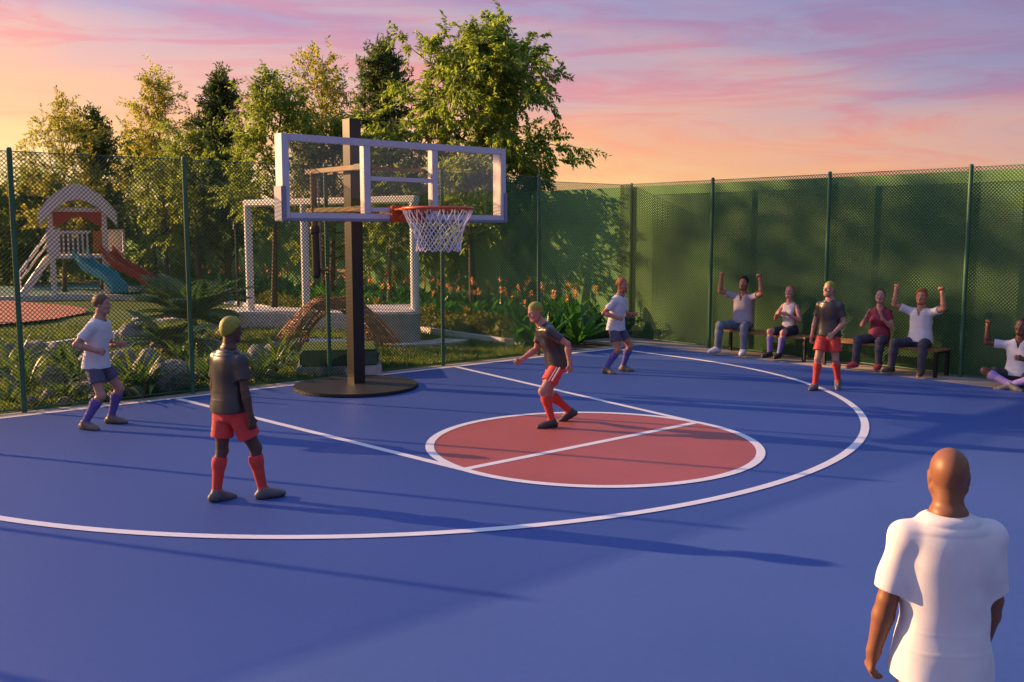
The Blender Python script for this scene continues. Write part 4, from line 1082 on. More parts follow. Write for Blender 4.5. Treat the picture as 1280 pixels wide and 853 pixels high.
HAIR = dict(lime=mat('lime_hair', (.24, .225, .012), .55, var=.3, scale=60, bump=.35, bscale=120), brown=mat('brown_hair', (.12, .062, .03), .6, var=.35, scale=70, bump=.4, bscale=120), ginger=mat('ginger_hair', (.30, .085, .025), .6, var=.3, scale=70, bump=.4, bscale=120),
            dark=mat('dark_hair', (.018, .012, .01), .5, var=.4, scale=70, bump=.4, bscale=120), auburn=mat('auburn_hair', (.20, .07, .03), .5, var=.3, scale=70, bump=.4, bscale=120))
M['eye'] = mat('eye_white', (.42, .38, .36), .3); M['iris'] = mat('eye_iris', (.03, .018, .012), .2)
M['mouth'] = mat('mouth_inside', (.06, .012, .012), .6); M['teeth'] = mat('teeth', (.65, .62, .58), .4)

def folds(amp, seed, axis=(0, 0, 1)):
    r = np.random.default_rng(seed); w = []
    for k in range(7):
        d = rand_unit(r, 1)[0]; d[2] *= .45; w.append((d * r.uniform(16, 42), r.uniform(0, 6.3), r.uniform(.4, 1)))
    tot = sum(x[2] for x in w)
    def fn(X, Y, Z):
        o = 0
        for d, ph, a in w: o = o + a * np.sin(d[0]*X + d[1]*Y + d[2]*Z + ph + 1.3*np.sin(3.1*Z*6 + ph*2))
        return o * amp / tot
    return fn

def person(label, loc, heading, pose, look, vox=0.0062, scale=1.0, group=None):
    fem = look.get('female', False)
    F0, L0, U0 = np.array([1., 0, 0]), np.array([0, 1., 0]), np.array([0, 0, 1.])
    J = {}
    # --- spine
    lean = R(pose.get('lean', 0)); side = R(pose.get('side', 0)); twist = R(pose.get('twist', 0))
    hipyaw = R(pose.get('hipyaw', 0)); pt = R(pose.get('pelvis', pose.get('lean', 0) * .35))
    def frame(a, b, tw):
        f = rot(rot(rot(F0, U0, tw), L0, a), F0, b); l = rot(rot(rot(L0, U0, tw), L0, a), F0, b); return f, l, np.cross(f, l)
    fp, lp, up = frame(pt, 0, hipyaw); fc, lc, uc = frame(lean, side, twist); fm, lm, um = frame((pt + lean) / 2, side / 2, (twist + hipyaw) / 2)
    pel = np.array([0, 0, 0.0])                      # pelvis centre (hip joint height)
    waist = pel + up * .17; chest = waist + um * .02 + (um * .5 + uc * .5) * .20; sh = chest + uc * .115; nb = sh + uc * .080
    sw = (.148 if fem else .170) * look.get('bulk', 1.0); hw = .088
    hips = {s: pel + lp * (hw * s) for s in (1, -1)}
    shd = {s: sh + lc * (sw * s) + uc * (-.030 + pose.get('shrug', {}).get(s, 0)) for s in (1, -1)}
    fbody = lambda v: nz(v[0] * F0 + v[1] * L0 + v[2] * U0)
    LT, LS, UA, FA = .42, .405, .285, .25
    leg = {}; arm = {}
    for s, nm in ((1, 'l'), (-1, 'r')):
        t, sn, ft = pose['leg_' + nm]
        k = hips[s] + fbody(t) * LT; a = k + fbody(sn) * LS; leg[s] = (k, a, fbody(ft))
        ua, fa, hd = pose['arm_' + nm]
        e = shd[s] + fbody(ua) * UA; w = e + fbody(fa) * FA; arm[s] = (e, w, hd)
    # --- drop to the ground: lowest sole point
    low = 9
    for s in (1, -1):
        k, a, fd = leg[s]
        for q in (a - nz(np.cross(fd, np.cross(U0, fd))) * .085 if abs(fd[2]) < .95 else a, a + fd * .17 - U0 * .06):
            low = min(low, q[2])
    if 'lift' not in pose:      # both soles on the ground when they are nearly level
        for s in (1, -1):
            k, a, fd = leg[s]
            lo_s = min((a - nz(np.cross(fd, np.cross(U0, fd))) * .085)[2], (a + fd * .17 - U0 * .06)[2])
            if 0.002 < lo_s - low < .07:
                f = 1 + (lo_s - low) / (hips[s][2] - a[2]); leg[s] = (hips[s] + (k - hips[s]) * f, hips[s] + (a - hips[s]) * f, fd)
    lift = pose.get('lift', -low)
    off = np.array([0, 0, lift])
    pel = pel + off; waist = waist + off; chest = chest + off; sh = sh + off; nb = nb + off
    hips = {s: v + off for s, v in hips.items()}; shd = {s: v + off for s, v in shd.items()}
    leg = {s: (v[0] + off, v[1] + off, v[2]) for s, v in leg.items()}; arm = {s: (v[0] + off, v[1] + off, v[2]) for s, v in arm.items()}
    # --- head
    hy, hp, hr = [R(x) for x in pose.get('head', (0, 0, 0))]
    def hrot(v): return rot(rot(rot(v, F0, hr), L0, hp), U0, hy)
    hf, hl, hu = hrot(F0), hrot(L0), hrot(U0)
    nk = nb + nz(uc * .6 + hu * .4 + fc * .18) * look.get('neck', .085)
    hc = nk + hu * .088 + hf * .018
    H = lambda f, l, u: hc + hf * f + hl * l + hu * u
    hx = (hf, hl, hu)
    fat = look.get('bulk', 1.0)
    # torso sections
    if fem:
        prof = [(-.075, .085, .085), (-.02, .165, .115), (.04, .168, .118), (.11, .145, .10), (.17, .122, .088), (.25, .128, .095), (.33, .146, .106), (.40, .143, .096), (.45, .122, .080), (.50, .086, .064), (.54, .062, .056), (.575, .050, .050)]
    else:
        prof = [(-.075, .09, .09), (-.02, .158, .112), (.04, .160, .112), (.11, .148, .104), (.17, .142, .10), (.25, .152, .108), (.33, .168, .118), (.40, .165, .108), (.45, .144, .094), (.50, .112, .078), (.54, .072, .064), (.575, .060, .060)]
    SP = [(-.12, pel - up * .12, fp, lp), (0, pel, fp, lp), (.085, pel + up * .085, fp, lp), (.17, waist, fm, lm), (.275, (waist + chest) / 2, nz(fm + fc), nz(lm + lc)), (.38, chest, fc, lc), (.495, sh, fc, lc), (.58, nb, fc, lc)]
    def spine(h):
        for (h0, p0, f0, l0), (h1, p1, f1, l1) in zip(SP[:-1], SP[1:]):
            if h <= h1 or h1 == .58:
                t = (h - h0) / (h1 - h0); return p0 + (p1-p0)*t, nz(f0 + (f1-f0)*t), nz(l0 + (l1-l0)*t)
    # ---------------- body
    B = Field(vox)
    B.spine_loft(SP, prof, 0, 0, 'torso', .05, fat=fat)
    if fem:
        for s in (1, -1): c, f, l = spine(.325); B.ell(c + f * .082 + l * (.066 * s), (f, l, np.cross(f, l)), (.058, .062, .062), 'torso', .04)
    B.cone(nb - uc * .06, nk + hu * .02, .064 if not fem else .054, .056 if not fem else .047, 'torso', .045)
    for s in (1, -1):
        e, w, hd = arm[s]; m = .86 if fem else 1.0; m *= fat
        B.cone(sh + lc * (.08 * s) - uc * .022, shd[s], .050 * m, .046 * m, 'torso', .05)
        ga = 'arm%d' % s
        B.cone(shd[s], e, .047 * m, .041 * m, ga, .012); B.cone(shd[s] + (e - shd[s]) * .35 , shd[s] + (e - shd[s]) * .6, .051 * m, .047 * m, ga, .02)
        B.cone(e, e + (w - e) * .32, .041 * m, .0445 * m, ga, .010); B.cone(e + (w - e) * .3, w, .0445 * m, .028 * m, ga, .010)
        hand(B, w, nz(w - e), s, hd, fc, lc, uc, ga, .9 if fem else 1.0)
        k, a, fd = leg[s]; m = .96 if fem else 1.0
        gl = 'leg%d' % s
        B.cone(hips[s], k, .090 * m, .056 * m, gl, .015); B.cone(hips[s] + (k-hips[s])*.2, hips[s] + (k-hips[s])*.5, .088 * m, .076 * m, gl, .02)
        kf = nz(fd - (a-k) * (fd @ (a-k)) / ((a-k) @ (a-k))) if abs(nz(a-k) @ fd) < .98 else F0
        B.ell(k + kf * .012, (kf, nz(np.cross(nz(k-a), kf)), nz(k-a)), (.054, .052, .062), gl, .015)
        B.cone(k, k + (a-k)*.30 - kf*.012, .053 * m, .058 * m, gl, .015); B.cone(k + (a-k)*.28 - kf*.012, a, .058 * m, .036 * m, gl, .015)
        B.cone(a, a + fd * .10 - U0 * .03, .036, .03, gl, .03)
    # head
    g = 'head'; hs = .955 if fem else 1.0
    B.cone(nk - hu * .06, H(-.012, 0, -.02), .056 if not fem else .047, .055, g, .04)
    B.ell(H(-.014, 0, .03), hx, (.100*hs, .077*hs, .090*hs), g, .03)
    B.ell(H(.026, 0, -.035), hx, (.066, .060*hs, .082), g, .03)
    B.cone(H(.055, -.018, -.098), H(.055, .018, -.098), .028 if not fem else .024, .028 if not fem else .024, g, .03)
    for s in (1, -1):
        B.cone(H(-.005, .055 * s, -.052), H(.05, .030 * s, -.095), .022, .022, g, .03)
        B.cone(H(.078, .020 * s, .020), H(.062, .050 * s, .018), .0115, .012, g, .018)
        B.ell(H(.058, .046 * s, -.028), hx, (.024, .020, .020), g, .025)
        e3 = (nz(hf * .9 + hl * (.25 * s)), nz(hl - hf * .25 * s), hu)
        B.ell(H(-.006, .077 * s * hs, -.008), e3, (.020, .009, .031), g, .008)
    B.cone(H(.090, 0, .012), H(.110, 0, -.026), .009, .0125, g, .012)
    for s in (1, -1): B.ell(H(.099, .012 * s, -.031), hx, (.011, .009, .008), g, .008)
    mo = pose.get('mouth', 0)
    B.cone(H(.083, -.018, -.056), H(.083, .018, -.056), .0085, .0085, g, .010)
    B.cone(H(.080, -.014, -.071 - .02 * mo), H(.080, .014, -.071 - .02 * mo), .0095, .0095, g, .010)
    if look.get('beard'): B.ell(H(.045, 0, -.085), hx, (.058, .056, .045), g, .02)
    def ell_fn(c, r):
        def fn(X, Y, Z):
            px, py, pz = X-c[0], Y-c[1], Z-c[2]; u = [px*x[0]+py*x[1]+pz*x[2] for x in hx]
            return (np.sqrt(sum((u[i]/r[i])**2 for i in range(3))) - 1) * min(r)
        return fn
    for s in (1, -1): B.carve(ell_fn(H(.097, .031 * s, .0005), (.016, .019, .011)), .012, g)
    B.carve(ell_fn(H(.096, 0, -.0635 - .01*mo), (.014, .022 + .004*mo, .0016 + .013 * mo)), .004, g)
    if look.get('earhole'):
        for s in (1, -1): B.carve(ell_fn(H(-.002, .088 * s, -.012), (.010, .010, .020)), .004, g)
    V, Q = B.mesh(gk=.014)
    me = np_mesh('person', V, Q)
    root = link('person', me, M['skin'], smooth=True)
    # tint per vertex: lips, brows, stubble, mouth, warm cheeks
    sk = np.array(look['skin']); T = np.tile(sk, (len(V), 1)).astype(np.float64)
    Pv = V - hc; hfv, hlv, huv = Pv @ hf, Pv @ hl, Pv @ hu
    inhead = np.linalg.norm(Pv, axis=1) < .16
    def blend(mask, c, w=1.0):
        ww = np.clip(mask, 0, 1)[:, None] * w; T[:] = T * (1-ww) + np.array(c) * ww
    def soft(f, l, u, c, r): return np.where(inhead, 1.6 * (1.3 - np.sqrt(((hfv-c[0])/r[0])**2 + ((np.abs(hlv)-c[1])/r[1])**2 + ((huv-c[2])/r[2])**2)), 0)
    hairc = np.array(look.get('browc', (.05, .03, .02)))
    blend(soft(0,0,0,(.065, .045, -.03), (.03, .02, .02)), sk * np.array([1.12, .82, .78]), .6)
    blend(soft(0,0,0,(.085, .0, -.057), (.02, .022, .0075)), sk * np.array([.95, .55, .55]), .8)
    blend(soft(0,0,0,(.085, .0, -.071 - .02*mo), (.02, .019, .008)), sk * np.array([1.0, .58, .58]), .8)
    blend(soft(0,0,0,(.085, .034, .0245), (.03, .020, .0055)), hairc, .85)
    if look.get('beard'):
        bz = ((hfv > .0) & (huv < -.042) & inhead & (huv > -.14)) | ((hfv > .07) & (huv < -.036) & (huv > -.05) & (np.abs(hlv) < .03) & inhead)
        blend(bz.astype(float), np.array(look['beard']), look.get('beardw', .8))
    if mo > .3: blend(soft(0,0,0,(.078, 0, -.0635 - .01*mo), (.014, .018, .004 + .009*mo)), (.05, .012, .012), .95)
    ca = me.color_attributes.new('tint', 'FLOAT_COLOR', 'POINT')
    ca.data.foreach_set('color', np.concatenate([T, np.ones((len(T), 1))], 1).astype(np.float32).ravel())
    # eyes
    for s in (1, -1):
        bm = bmesh.new(); bmesh.ops.create_uvsphere(bm, u_segments=16, v_segments=12, radius=.0125)
        c = H(.0745, .031 * s, .0008); rm = Matrix((hl, hu, hf)).transposed()
        for f in bm.faces: f.material_index = 1 if f.calc_center_median().z > .0105 else 0
        for v in bm.verts: v.co = Vector(c) + rm @ v.co
        em = bpy.data.meshes.new('eye'); bm.to_mesh(em); bm.free(); link('eye', em, [M['eye'], M['iris']], root, smooth=True)
    if mo > .3:
        mb = MB(); mb.tube([Vector(H(.074, -.016, -.058)), Vector(H(.081, 0, -.058)), Vector(H(.074, .016, -.058))], .0035, 6); mb.build('teeth', M['teeth'], root, smooth=True)
    # ---------------- hair
    hair = look.get('hair')
    if hair:
        Fh = Field(.006); th = look.get('hair_th', .014)
        Fh.ell(H(-.014, 0, .03), hx, (.100*hs+th, .077*hs+th, .090*hs+th*1.1), 'a', .02)
        st = look.get('hairstyle', 'short')
        if st in ('bun', 'tail'):
            Fh.ell(H(-.07, 0, -.01), hx, (.055, .065, .06), 'a', .03)
            if st == 'bun': Fh.ell(H(-.115, 0, -.005), hx, (.036, .036, .036), 'a', .012)
            else: Fh.cone(H(-.09, 0, .0), H(-.105, 0, -.12), .034, .026, 'a', .03); Fh.cone(H(-.105, 0, -.12), H(-.085, 0, -.23), .026, .010, 'a', .03)
        if st == 'cap': Fh.ell(H(-.036, 0, -.018), hx, (.078, .072, .070), 'a', .03)
        if st == 'top': Fh.ell(H(.03, 0, .095), hx, (.07, .06, .034), 'a', .03)
        hl_ = {'short': (.070, .056), 'cap': (.050, .052), 'bun': (.074, .044), 'tail': (.074, .036), 'top': (.070, .056)}[st]
        # hairline: slopes from forehead down behind the ears
        Fh.cut(H(hl_[0], 0, hl_[1]), nz(hf * .78 - hu * .62), .012)
        Fh.cut(H(-.02, 0, -.035 if st in ('short', 'top') else (-.078 if st == 'cap' else -.02)), -hu if st not in ('bun', 'tail') else nz(-hu * 1 + hf * 2.2), .012)
        if st == 'cap': Fh.cut(H(.0, 0, -.002), nz(-hu * .80 + hf * .60), .01)
        if st != 'cap':
            Fh.cut(H(.034 if not fem else .046, 0, .0), nz(hf * .90 - hu * .44), .012)
            rr = np.random.default_rng(int(abs(loc[0]*100)))
        Vh, Qh = Fh.mesh(fold=folds(.004 if st != 'cap' else .001, 5))
        link('hair', np_mesh('hair', Vh, Qh), HAIR[hair], root, smooth=True)
    # ---------------- top
    sd = int(abs(loc[0] * 31 + loc[1] * 17))
    hem = look.get('hem', -.06); S = Field(vox)
    if look.get('top_style') == 'tank':
        pr = [(.02, .172, .122), (.11, .150, .106), (.17, .130, .094), (.25, .136, .102), (.33, .152, .112), (.40, .146, .100), (.45, .124, .084), (.50, .090, .068), (.54, .066, .058)]
        S.spine_loft(SP, pr, .006, .008, 'a', .04, fat=fat)
        for s in (1, -1): c, f, l = spine(.325); S.ell(c + f * .086 + l * (.066 * s), (f, l, np.cross(f, l)), (.064, .066, .066), 'a', .05)
        for s in (1, -1): S.cone(sh + lc * (.05*s) - uc * .01, sh + lc * (.11*s) - uc * .02, .056, .052, 'a', .04)
        c, f, l = spine(.04); S.cut(c, -np.cross(f, l), .006)
        for s in (1, -1): S.cut(shd[s] - lc * (.026 * s), lc * s, .01)
    else:
        o = look.get('loose', .012)
        pr = [(h, max(a, .155 if not fem else .134), max(b, .112 if not fem else .097)) for h, a, b in prof if h > hem + .19 and 0 < h < .53] + [(.53, .080, .068)]
        pr = [(hem - .05, (.188 if not fem else .186), .150), (hem + .03, .186 if not fem else .184, .148), (hem + .10, .178, .138), (hem + .17, .168, .126)] + [p for p in pr if p[0] > hem + .15]
        S.spine_loft(SP, pr, o, o, 'a', .05, fat=fat)
        if fem:
            for s in (1, -1): c, f, l = spine(.325); S.ell(c + f * .086 + l * (.066 * s), (f, l, np.cross(f, l)), (.066, .070, .070), 'a', .05)
        m = (.86 if fem else 1.0) * fat
        fr_ = look.get('sleeve', .66)
        for s in (1, -1):
            e = arm[s][0]; d = e - shd[s]; end = shd[s] + d * (fr_ + .12)
            S.cone(sh + lc * (.08*s) - uc * .020, shd[s], .058*m, .052*m, 'a', .05)
            gs = 'sl%d' % s
            S.cone(shd[s] - nz(d) * .005, end, .054*m, .066*m + .005 + look.get('flare', 0), gs, .04)
            S.cuts.append(('p', shd[s] + d * fr_, nz(d), .006, gs))
        c, f, l = spine(hem); S.cut(c, nz(-np.cross(f, l) + f * .05), .006)
    nkA, nkB = nb - uc * .040 + fc * .014, nk + hu * .05
    nkr = look.get('neck_r', .074 if not fem else .068)
    def neck_fn(X, Y, Z, a=nkA, b=nkB, r=nkr):
        ba = b - a; px, py, pz = X-a[0], Y-a[1], Z-a[2]; t = np.clip((px*ba[0]+py*ba[1]+pz*ba[2])/(ba@ba), 0, 1)
        return np.sqrt((px-t*ba[0])**2 + (py-t*ba[1])**2 + (pz-t*ba[2])**2) - r
    S.carve(neck_fn, .012)
    if look.get('vneck'):
        va, vb = nb + fc * .055 - uc * .05, sh - uc * .055 + fc * .120
        def v_fn(X, Y, Z, a=va, b=vb):
            ba = b - a; px, py, pz = X-a[0], Y-a[1], Z-a[2]; t = np.clip((px*ba[0]+py*ba[1]+pz*ba[2])/(ba@ba), 0, 1)
            return np.sqrt((px-t*ba[0])**2 + (py-t*ba[1])**2 + (pz-t*ba[2])**2) - (.055 - .047 * t)
        S.carve(v_fn, .01)
    Vs, Qs = S.mesh(fold=folds(look.get('fold', .0045), sd), gk=.05)
    link(look.get('top_name', 'shirt'), np_mesh('shirt', Vs, Qs), CL[look['top']], root, smooth=True)
    # ---------------- bottom
    Pm = Field(vox); kind = look['bottom_kind']
    prb = [(-.085, .10, .10), (-.02, .166, .120), (.04, .166, .120), (.10, .154, .110), (.15, .146, .104)]
    if fem: prb = [(-.085, .10, .10), (-.02, .176, .124), (.04, .178, .126), (.10, .155, .108), (.14, .135, .097)]
    Pm.spine_loft(SP, prb, .006, .006, 'a', .05, fat=fat)
    c, f, l = spine(look.get('waist', .12)); Pm.cut(c, np.cross(f, l), .006)
    for s in (1, -1):
        k, a, fd = leg[s]; d = k - hips[s]
        if kind == 'shorts':
            fr_ = look.get('short_len', .70); wd = look.get('short_w', .012)
            Pm.cone(hips[s], hips[s] + d * (fr_ + .08), .098, .090 + wd, 'a', .03)
            Pm.cut(hips[s] + d * fr_, nz(d), .006) if False else Pm.cuts.append(('f', (lambda p, n, q: (lambda X, Y, Z: np.maximum(-((X-p[0])*n[0]+(Y-p[1])*n[1]+(Z-p[2])*n[2]), np.sqrt((X-p[0])**2+(Y-p[1])**2+(Z-p[2])**2) - .17)))(hips[s] + d * fr_, nz(d), 0), None, .006, None))
        else:
            Pm.cone(hips[s], k, .098, .070, 'a', .03); kf = F0
            Pm.cone(k, k + (a-k)*.35, .069, .068, 'a', .04); Pm.cone(k + (a-k)*.33, a + (a-k)*.10, .067, .058, 'a', .04)
            Pm.cuts.append(('f', (lambda p, n: (lambda X, Y, Z: np.maximum(-((X-p[0])*n[0]+(Y-p[1])*n[1]+(Z-p[2])*n[2]), np.sqrt((X-p[0])**2+(Y-p[1])**2+(Z-p[2])**2) - .12)))(a + (a-k)*.03, nz(a-k)), None, .006, None))
    Vp, Qp = Pm.mesh(fold=folds(.0035 if kind == 'shorts' else .005, sd + 3))
    link('shorts' if kind == 'shorts' else 'trousers', np_mesh('bottoms', Vp, Qp), CL[look['bottom']], root, smooth=True)
    # ---------------- socks and shoes
    for s in (1, -1):
        k, a, fd = leg[s]
        kf = nz(fd - (a-k) * (fd @ (a-k)) / ((a-k) @ (a-k))) if abs(nz(a-k) @ fd) < .98 else F0
        if look.get('sock'):
            K = Field(.007); sl = look.get('sock_top', .16)
            K.cone(k, k + (a-k)*.30 - kf*.012, .060, .063, 'a', .03); K.cone(k + (a-k)*.28 - kf*.012, a, .063, .043, 'a', .04); K.cone(a, a + fd * .05 - U0 * .02, .043, .04, 'a', .03)
            ct = k + (a-k)*sl; K.cone(ct - kf*.004 + (a-k)*.01, ct - kf*.006 + (a-k)*.06, .062, .0645, 'a', .006)
            K.cut(ct, nz(k-a), .006)
            Vk, Qk = K.mesh(fold=folds(.0012, 9)); link('sock', np_mesh('sock', Vk, Qk), CL[look['sock']], root, smooth=True)
        Z_ = Field(.0065); fl = fd.copy(); dn = nz(np.cross(np.cross(fl, U0), fl)) * -1 if abs(fl[2]) < .97 else -F0
        if dn[2] > 0: dn = -dn
        sdv = nz(np.cross(fl, dn))
        heel = a - fl * .045 + dn * .045; ball = a + fl * .125 + dn * .048; toe = a + fl * .185 + dn * .055
        Z_.cone(a + dn * -.01, a + dn * .03, .050, .050, 'a', .03)
        Z_.cone(heel, a + fl * .06 + dn * .04, .040, .044, 'a', .03); Z_.cone(a + fl * .02 + dn * .01, ball, .048, .042, 'a', .04); Z_.cone(ball, toe, .046, .033, 'a', .03, flat=dn, fs=.85)
        Z_.cut(a + dn * .085, dn, .006); Z_.cut(a - dn * .035, -dn + fl * .3, .01)
        Vz, Qz = Z_.mesh(); sho = link('shoe', np_mesh('shoe', Vz, Qz), SH[look['shoe']], root, smooth=True)
        O_ = Field(.0065)
        O_.cone(heel, a + fl * .05 + dn * .05, .043, .043, 'a', .03); O_.cone(a + fl * .05 + dn * .05, ball, .043, .050, 'a', .03); O_.cone(ball, toe, .049, .037, 'a', .03)
        O_.cut(a + dn * .088, dn, .004); O_.cut(a + dn * .066, -dn, .004)
        Vz, Qz = O_.mesh(); link('sole', np_mesh('sole', Vz, Qz), M['sole'] if look['shoe'] in ('white', 'red', 'brown') else M['dark_sole'], sho, smooth=True)
    if look.get('stripe'):
        k = leg[1][0]; d = k - hips[1]; ou = nz(lp - nz(d) * (lp @ nz(d)))
        mb = MB()
        for q in (-.02, .025):
            p = [hips[1] + d * t + ou * (.117 + .0) + F0 * (q + .035) for t in (.12, .3, .5, .62)]
            mb.tube([Vector(x) for x in p], .0045 if q > 0 else .010, 6)
        mb.build('shorts_stripe', CL['white'], root)
    root.location = loc; root.rotation_euler = (0, 0, R(heading)); root.scale = (scale,) * 3
    tag(root, label, 'person', group)
    return root

def hand(B, w, d, s, hd, fc, lc, uc, g, m):
    """hd: dict(curl, palm direction (f,l,u), bend direction optional)"""
    d = nz(hd['dir']) if 'dir' in hd else d
    n = np.array(hd['palm'], float); n = nz(n - d * (n @ d)); t = np.cross(d, n) * 1.0
    # thumb side: for palm n and finger direction d, thumb of left hand
    t = nz(t) * (1 if s < 0 else -1)
    curl = hd.get('curl', .35); sp = hd.get('spread', .0)
    B.cone(w, w + d * .03 * m, .027 * m, .026 * m, g, .02)
    for q in (-.026, -.009, .009, .026):
        B.cone(w + d * .015 * m + t * q * .6 * m, w + d * .082 * m + t * q * m, .014 * m, .0125 * m, g, .014)
    for i, (q, L) in enumerate(((.029, .070), (.0097, .079), (-.0097, .073), (-.028, .058))):
        p = w + d * .086 * m + t * q * m; fd = nz(d + t * (q * (3 + 8 * sp))); a = 0
        for j, fr in enumerate((.44, .31, .25)):
            a += curl * (1.25, 1.45, 1.0)[j] * (1 + .06 * i)
            dd = nz(fd * math.cos(a) + n * math.sin(a)); p2 = p + dd * L * fr * m
            B.cone(p, p2, (.0098, .0090, .0084)[j] * m, (.0090, .0084, .0074)[j] * m, g + 'f%d' % i if curl < .8 else g, .008)
            p = p2
    p = w + d * .028 * m + t * .024 * m; dd = nz(d * .62 + t * (.75 - .3 * curl) + n * (.15 + .5 * curl))
    p2 = p + dd * .040 * m; B.cone(p, p2, .0135 * m, .0108 * m, g, .012)
    dd = nz(d * (.9 - .4 * curl) + t * (.25 - .9 * curl) + n * (.2 + .6 * curl)); p3 = p2 + dd * .032 * m; B.cone(p2, p3, .0105 * m, .0085 * m, g, .01)

WHITE_SKIN, DARK_SKIN, MID_SKIN = (.40, .205, .145), (.085, .042, .026), (.30, .135, .075)
FIST = dict(curl=1.0, palm=(1, 0, 0))
def H_(palm, curl=.3, **k): return dict(palm=palm, curl=curl, **k)
guard = dict(lean=9, pelvis=4, head=(4, 0, 0),
    leg_r=((.30, -.16, -.94), (-.52, -.10, -.85), (.98, -.15, -.06)), leg_l=((.44, .26, -.86), (-.34, .02, -.94), (.99, .12, -.04)),
    arm_r=((-.52, -.42, -.74), (.93, .22, -.30), H_((0, 1, -.2), .95)), arm_l=((.0, .32, -.95), (.80, -.40, .08), H_((0, -1, 0), .9)))
person('player in white shirt and slate shorts with cropped brown hair beside the left fence', (-4.36, -1.50, 0), -46, guard,
       dict(skin=WHITE_SKIN, hair='brown', hair_th=.010, top='white', hem=-.06, bottom='navy', bottom_kind='shorts', short_len=.62, sock='purple', shoe='tan', browc=(.10, .05, .03)), scale=1.055)
person('ginger bearded player in white shirt and slate shorts far back by the corner', (4.61, -2.54, 0), -74, dict(guard, head=(-8, 0, 0)),
       dict(skin=(.42, .17, .11), hair='ginger', hair_th=.008, beard=(.30, .09, .03), beardw=.7, top='white', hem=-.06, bottom='navy', bottom_kind='shorts', short_len=.62, sock='purple', shoe='tan', browc=(.25, .08, .03)), scale=1.04)
person('lime haired player in glossy black shirt and red shorts seen from behind on the left', (-4.49, -6.06, 0), 16,
       dict(lean=1, head=(-4, 4, 0), leg_l=((-.05, .05, -1), (-.20, .0, -.98), (.97, -.2, -.10)), leg_r=((.38, -.14, -.91), (.10, -.10, -.99), (.85, -.50, .04)),
            arm_l=((.02, .20, -.98), (.20, .08, -.97), H_((0, -1, 0), .35)), arm_r=((-.04, -.20, -.98), (.10, -.16, -.98), H_((.3, 1, 0), .4))),
       dict(skin=DARK_SKIN, hair='lime', hairstyle='cap', hair_th=.006, top='black', hem=-.02, bottom='red', bottom_kind='shorts', short_len=.68, short_w=.02, sock='red_sock', shoe='grey', fold=.006, browc=(.02, .012, .01)), scale=1.02)
person('lime haired player in black shirt and red shorts crouching forward in the red circle', (0.49, -5.37, 0), 156,
       dict(lean=27, pelvis=15, head=(14, 18, 0), leg_l=((.58, .16, -.80), (-.26, .12, -.95), (.99, .1, -.02)), leg_r=((.20, -.10, -.97), (-.78, -.02, -.62), (.90, -.1, -.42)),
            arm_l=((-.74, .40, -.54), (-.10, .10, -.99), H_((.5, -.8, 0), .45)), arm_r=((.12, -.26, -.95), (.82, -.06, -.55), H_((0, 1, .2), .95))),
       dict(skin=(.40, .19, .145), hair='lime', hairstyle='cap', hair_th=.006, top='black', hem=-.05, bottom='red', bottom_kind='shorts', short_len=.66, short_w=.018, sock='red_sock', shoe='dark', stripe=True, fold=.006, browc=(.2, .12, .05)), scale=1.04)
person('lime haired player in black shirt and red shorts strolling in front of the benches', (5.94, -6.14, 0), 192,
       dict(lean=0, head=(-22, 0, 0), leg_r=((.34, -.06, -.94), (.08, -.04, -1), (.98, -.1, -.05)), leg_l=((-.02, .10, -.99), (-.38, .0, -.92), (.86, .25, -.44)),
            arm_r=((-.10, -.26, -.96), (.12, -.14, -.98), H_((.1, 1, 0), .4)), arm_l=((.0, .26, -.97), (.62, -.42, -.66), H_((-.4, -.6, -.6), .45))),
       dict(skin=WHITE_SKIN, hair='lime', hairstyle='cap', hair_th=.006, top='black', hem=-.03, bottom='red', bottom_kind='shorts', short_len=.68, short_w=.02, sock='red_sock', shoe='grey', fold=.006, browc=(.18, .1, .05), beard=(.30, .15, .10), beardw=.3), scale=1.0)
SEAT = .512
UP = dict(arm_r=((.42, -.66, .30), (.02, .10, 1), dict(curl=1.0, palm=(1, .2, 0))), arm_l=((.42, .66, .24), (.02, -.14, 1), dict(curl=1.0, palm=(1, -.2, 0))))
person('man in grey tee and blue jeans cheering with both fists up on the left bench', (8.74, -2.36, 0), 192,
       dict(lean=2, pelvis=-6, lift=SEAT, head=(12, -6, 0), mouth=.7, shrug={1: .03, -1: .03}, leg_r=((.92, -.40, .02), (.10, -.06, -1), (.93, -.35, 0)), leg_l=((.93, .30, .02), (.06, .0, -1), (.97, .2, 0)), **UP),
       dict(skin=MID_SKIN, hair='dark', hairstyle='top', beard=(.10, .05, .035), beardw=.6, top='grey', hem=.02, vneck=True, bottom='jeans', bottom_kind='long', shoe='white', sleeve=.62), scale=1.2)
person('woman in white tank top and purple knee socks clapping on the left bench', (8.80, -3.48, 0), 182,
       dict(lean=3, pelvis=-4, lift=SEAT + .025, head=(14, -8, 0), mouth=.5, leg_r=((.97, -.16, -.0), (.14, .10, -1), (.97, -.15, 0)), leg_l=((.97, .10, .0), (.12, -.10, -1), (.97, .1, 0)),
            arm_r=((.30, -.36, -.88), (.72, .52, .46), H_((0, 1, .2), .2, dir=(.7, .62, .35))), arm_l=((.22, .42, -.88), (.66, -.62, .42), H_((0, -1, .1), .2, dir=(.6, -.75, .25)))),
       dict(female=True, skin=(.42, .20, .15), hair='auburn', hairstyle='bun', top='tank', top_name='tank_top', top_style='tank', bottom='ink', bottom_kind='shorts', short_len=.86, short_w=-.012, sock='purple', sock_top=.22, shoe='black', browc=(.15, .06, .03)), scale=1.07)
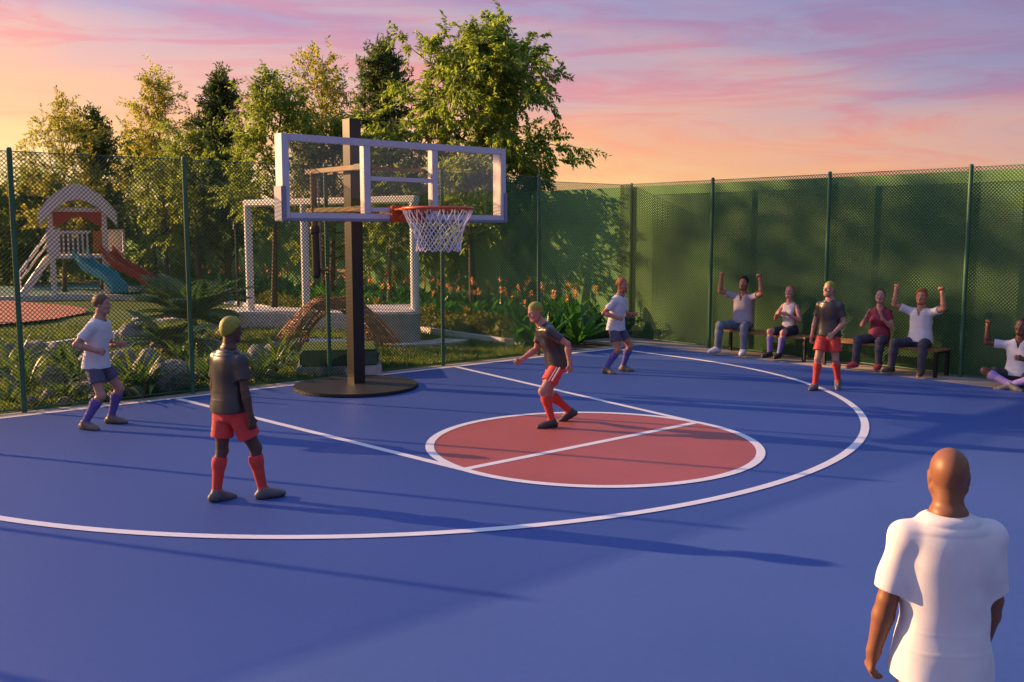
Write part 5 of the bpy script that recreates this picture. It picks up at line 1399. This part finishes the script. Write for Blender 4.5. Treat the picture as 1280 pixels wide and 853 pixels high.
person('woman in crimson polo and dark jeans clapping on the right bench', (8.78, -5.48, 0), 190,
       dict(lean=4, pelvis=-6, lift=SEAT + .025, head=(16, -10, 0), mouth=.8, leg_r=((.93, -.32, .0), (.10, -.06, -1), (.92, -.35, 0)), leg_l=((.96, .16, .0), (.12, .02, -1), (.99, .05, 0)),
            arm_r=((.36, -.42, -.82), (.52, .48, .72), H_((0, 1, .2), .15, dir=(.25, .35, .95))), arm_l=((.30, .36, -.88), (.62, -.48, .60), H_((0, -1, .2), .15, dir=(.25, -.25, .95)))),
       dict(female=True, skin=(.45, .23, .17), hair='dark', hairstyle='tail', top='polo', top_name='polo_shirt', vneck=True, hem=.0, loose=.006, bottom='dark', bottom_kind='long', shoe='red', sleeve=.52, browc=(.03, .02, .015)), scale=1.08)
person('man in white tee and dark jeans cheering with both fists up on the right bench', (8.80, -6.28, 0), 186,
       dict(lean=3, pelvis=-5, lift=SEAT, head=(10, -6, 0), mouth=.6, shrug={1: .03, -1: .03}, leg_r=((.90, -.42, .02), (.08, -.06, -1), (.93, -.35, 0)), leg_l=((.95, .26, .02), (.06, .0, -1), (.97, .2, 0)), **UP),
       dict(skin=(.42, .19, .12), hair='ginger', hairstyle='top', beard=(.26, .10, .05), beardw=.5, top='white', hem=.0, vneck=True, bottom='dark', bottom_kind='long', shoe='brown', sleeve=.64, browc=(.2, .08, .03)), scale=1.13)
person('dark skinned man in white tee and lilac socks sitting cross legged with a fist raised', (8.58, -8.12, 0), 186,
       dict(lean=0, pelvis=-12, lift=.14, head=(6, -8, 0), mouth=.9, leg_r=((.72, -.66, .22), (.10, .86, -.34), (.35, .92, -.1)), leg_l=((.72, .66, .22), (.10, -.86, -.38), (.35, -.92, -.1)),
            arm_r=((.35, -.85, .06), (.04, .02, 1), dict(curl=1.0, palm=(1, .2, 0))), arm_l=((.30, .40, -.85), (.72, -.62, .30), H_((0, -1, 0), .5))),
       dict(skin=(.12, .052, .03), hair='dark', hair_th=.006, top='white', hem=.0, vneck=True, bottom='coal', bottom_kind='shorts', short_len=.72, sock='lilac', sock_top=.2, shoe='grey', browc=(.02, .012, .01)), scale=1.15)
person('bald man in plain white tee seen from behind in the near right corner', (-4.405, -13.03, 0), 48,
       dict(lean=0, pelvis=0, head=(-16, 3, 0), leg_l=((.02, .06, -1), (-.03, .02, -1), (.99, .1, 0)), leg_r=((.06, -.08, -1), (-.05, -.03, -1), (.98, -.15, 0)),
            arm_l=((.0, .21, -.98), (.16, .13, -.97), H_((0, -1, 0), .4)), arm_r=((.06, -.12, -.99), (.30, -.0, -.95), H_((0, 1, 0), .4))),
       dict(bulk=1.05, waist=-.03, neck=.062, skin=(.185, .074, .034), earhole=True, top='white', hem=-.13, fold=.009, bottom='stone', bottom_kind='long', shoe='dark', sleeve=.84, flare=-.006, loose=.016, browc=(.05, .03, .02)), vox=.005, scale=.985)
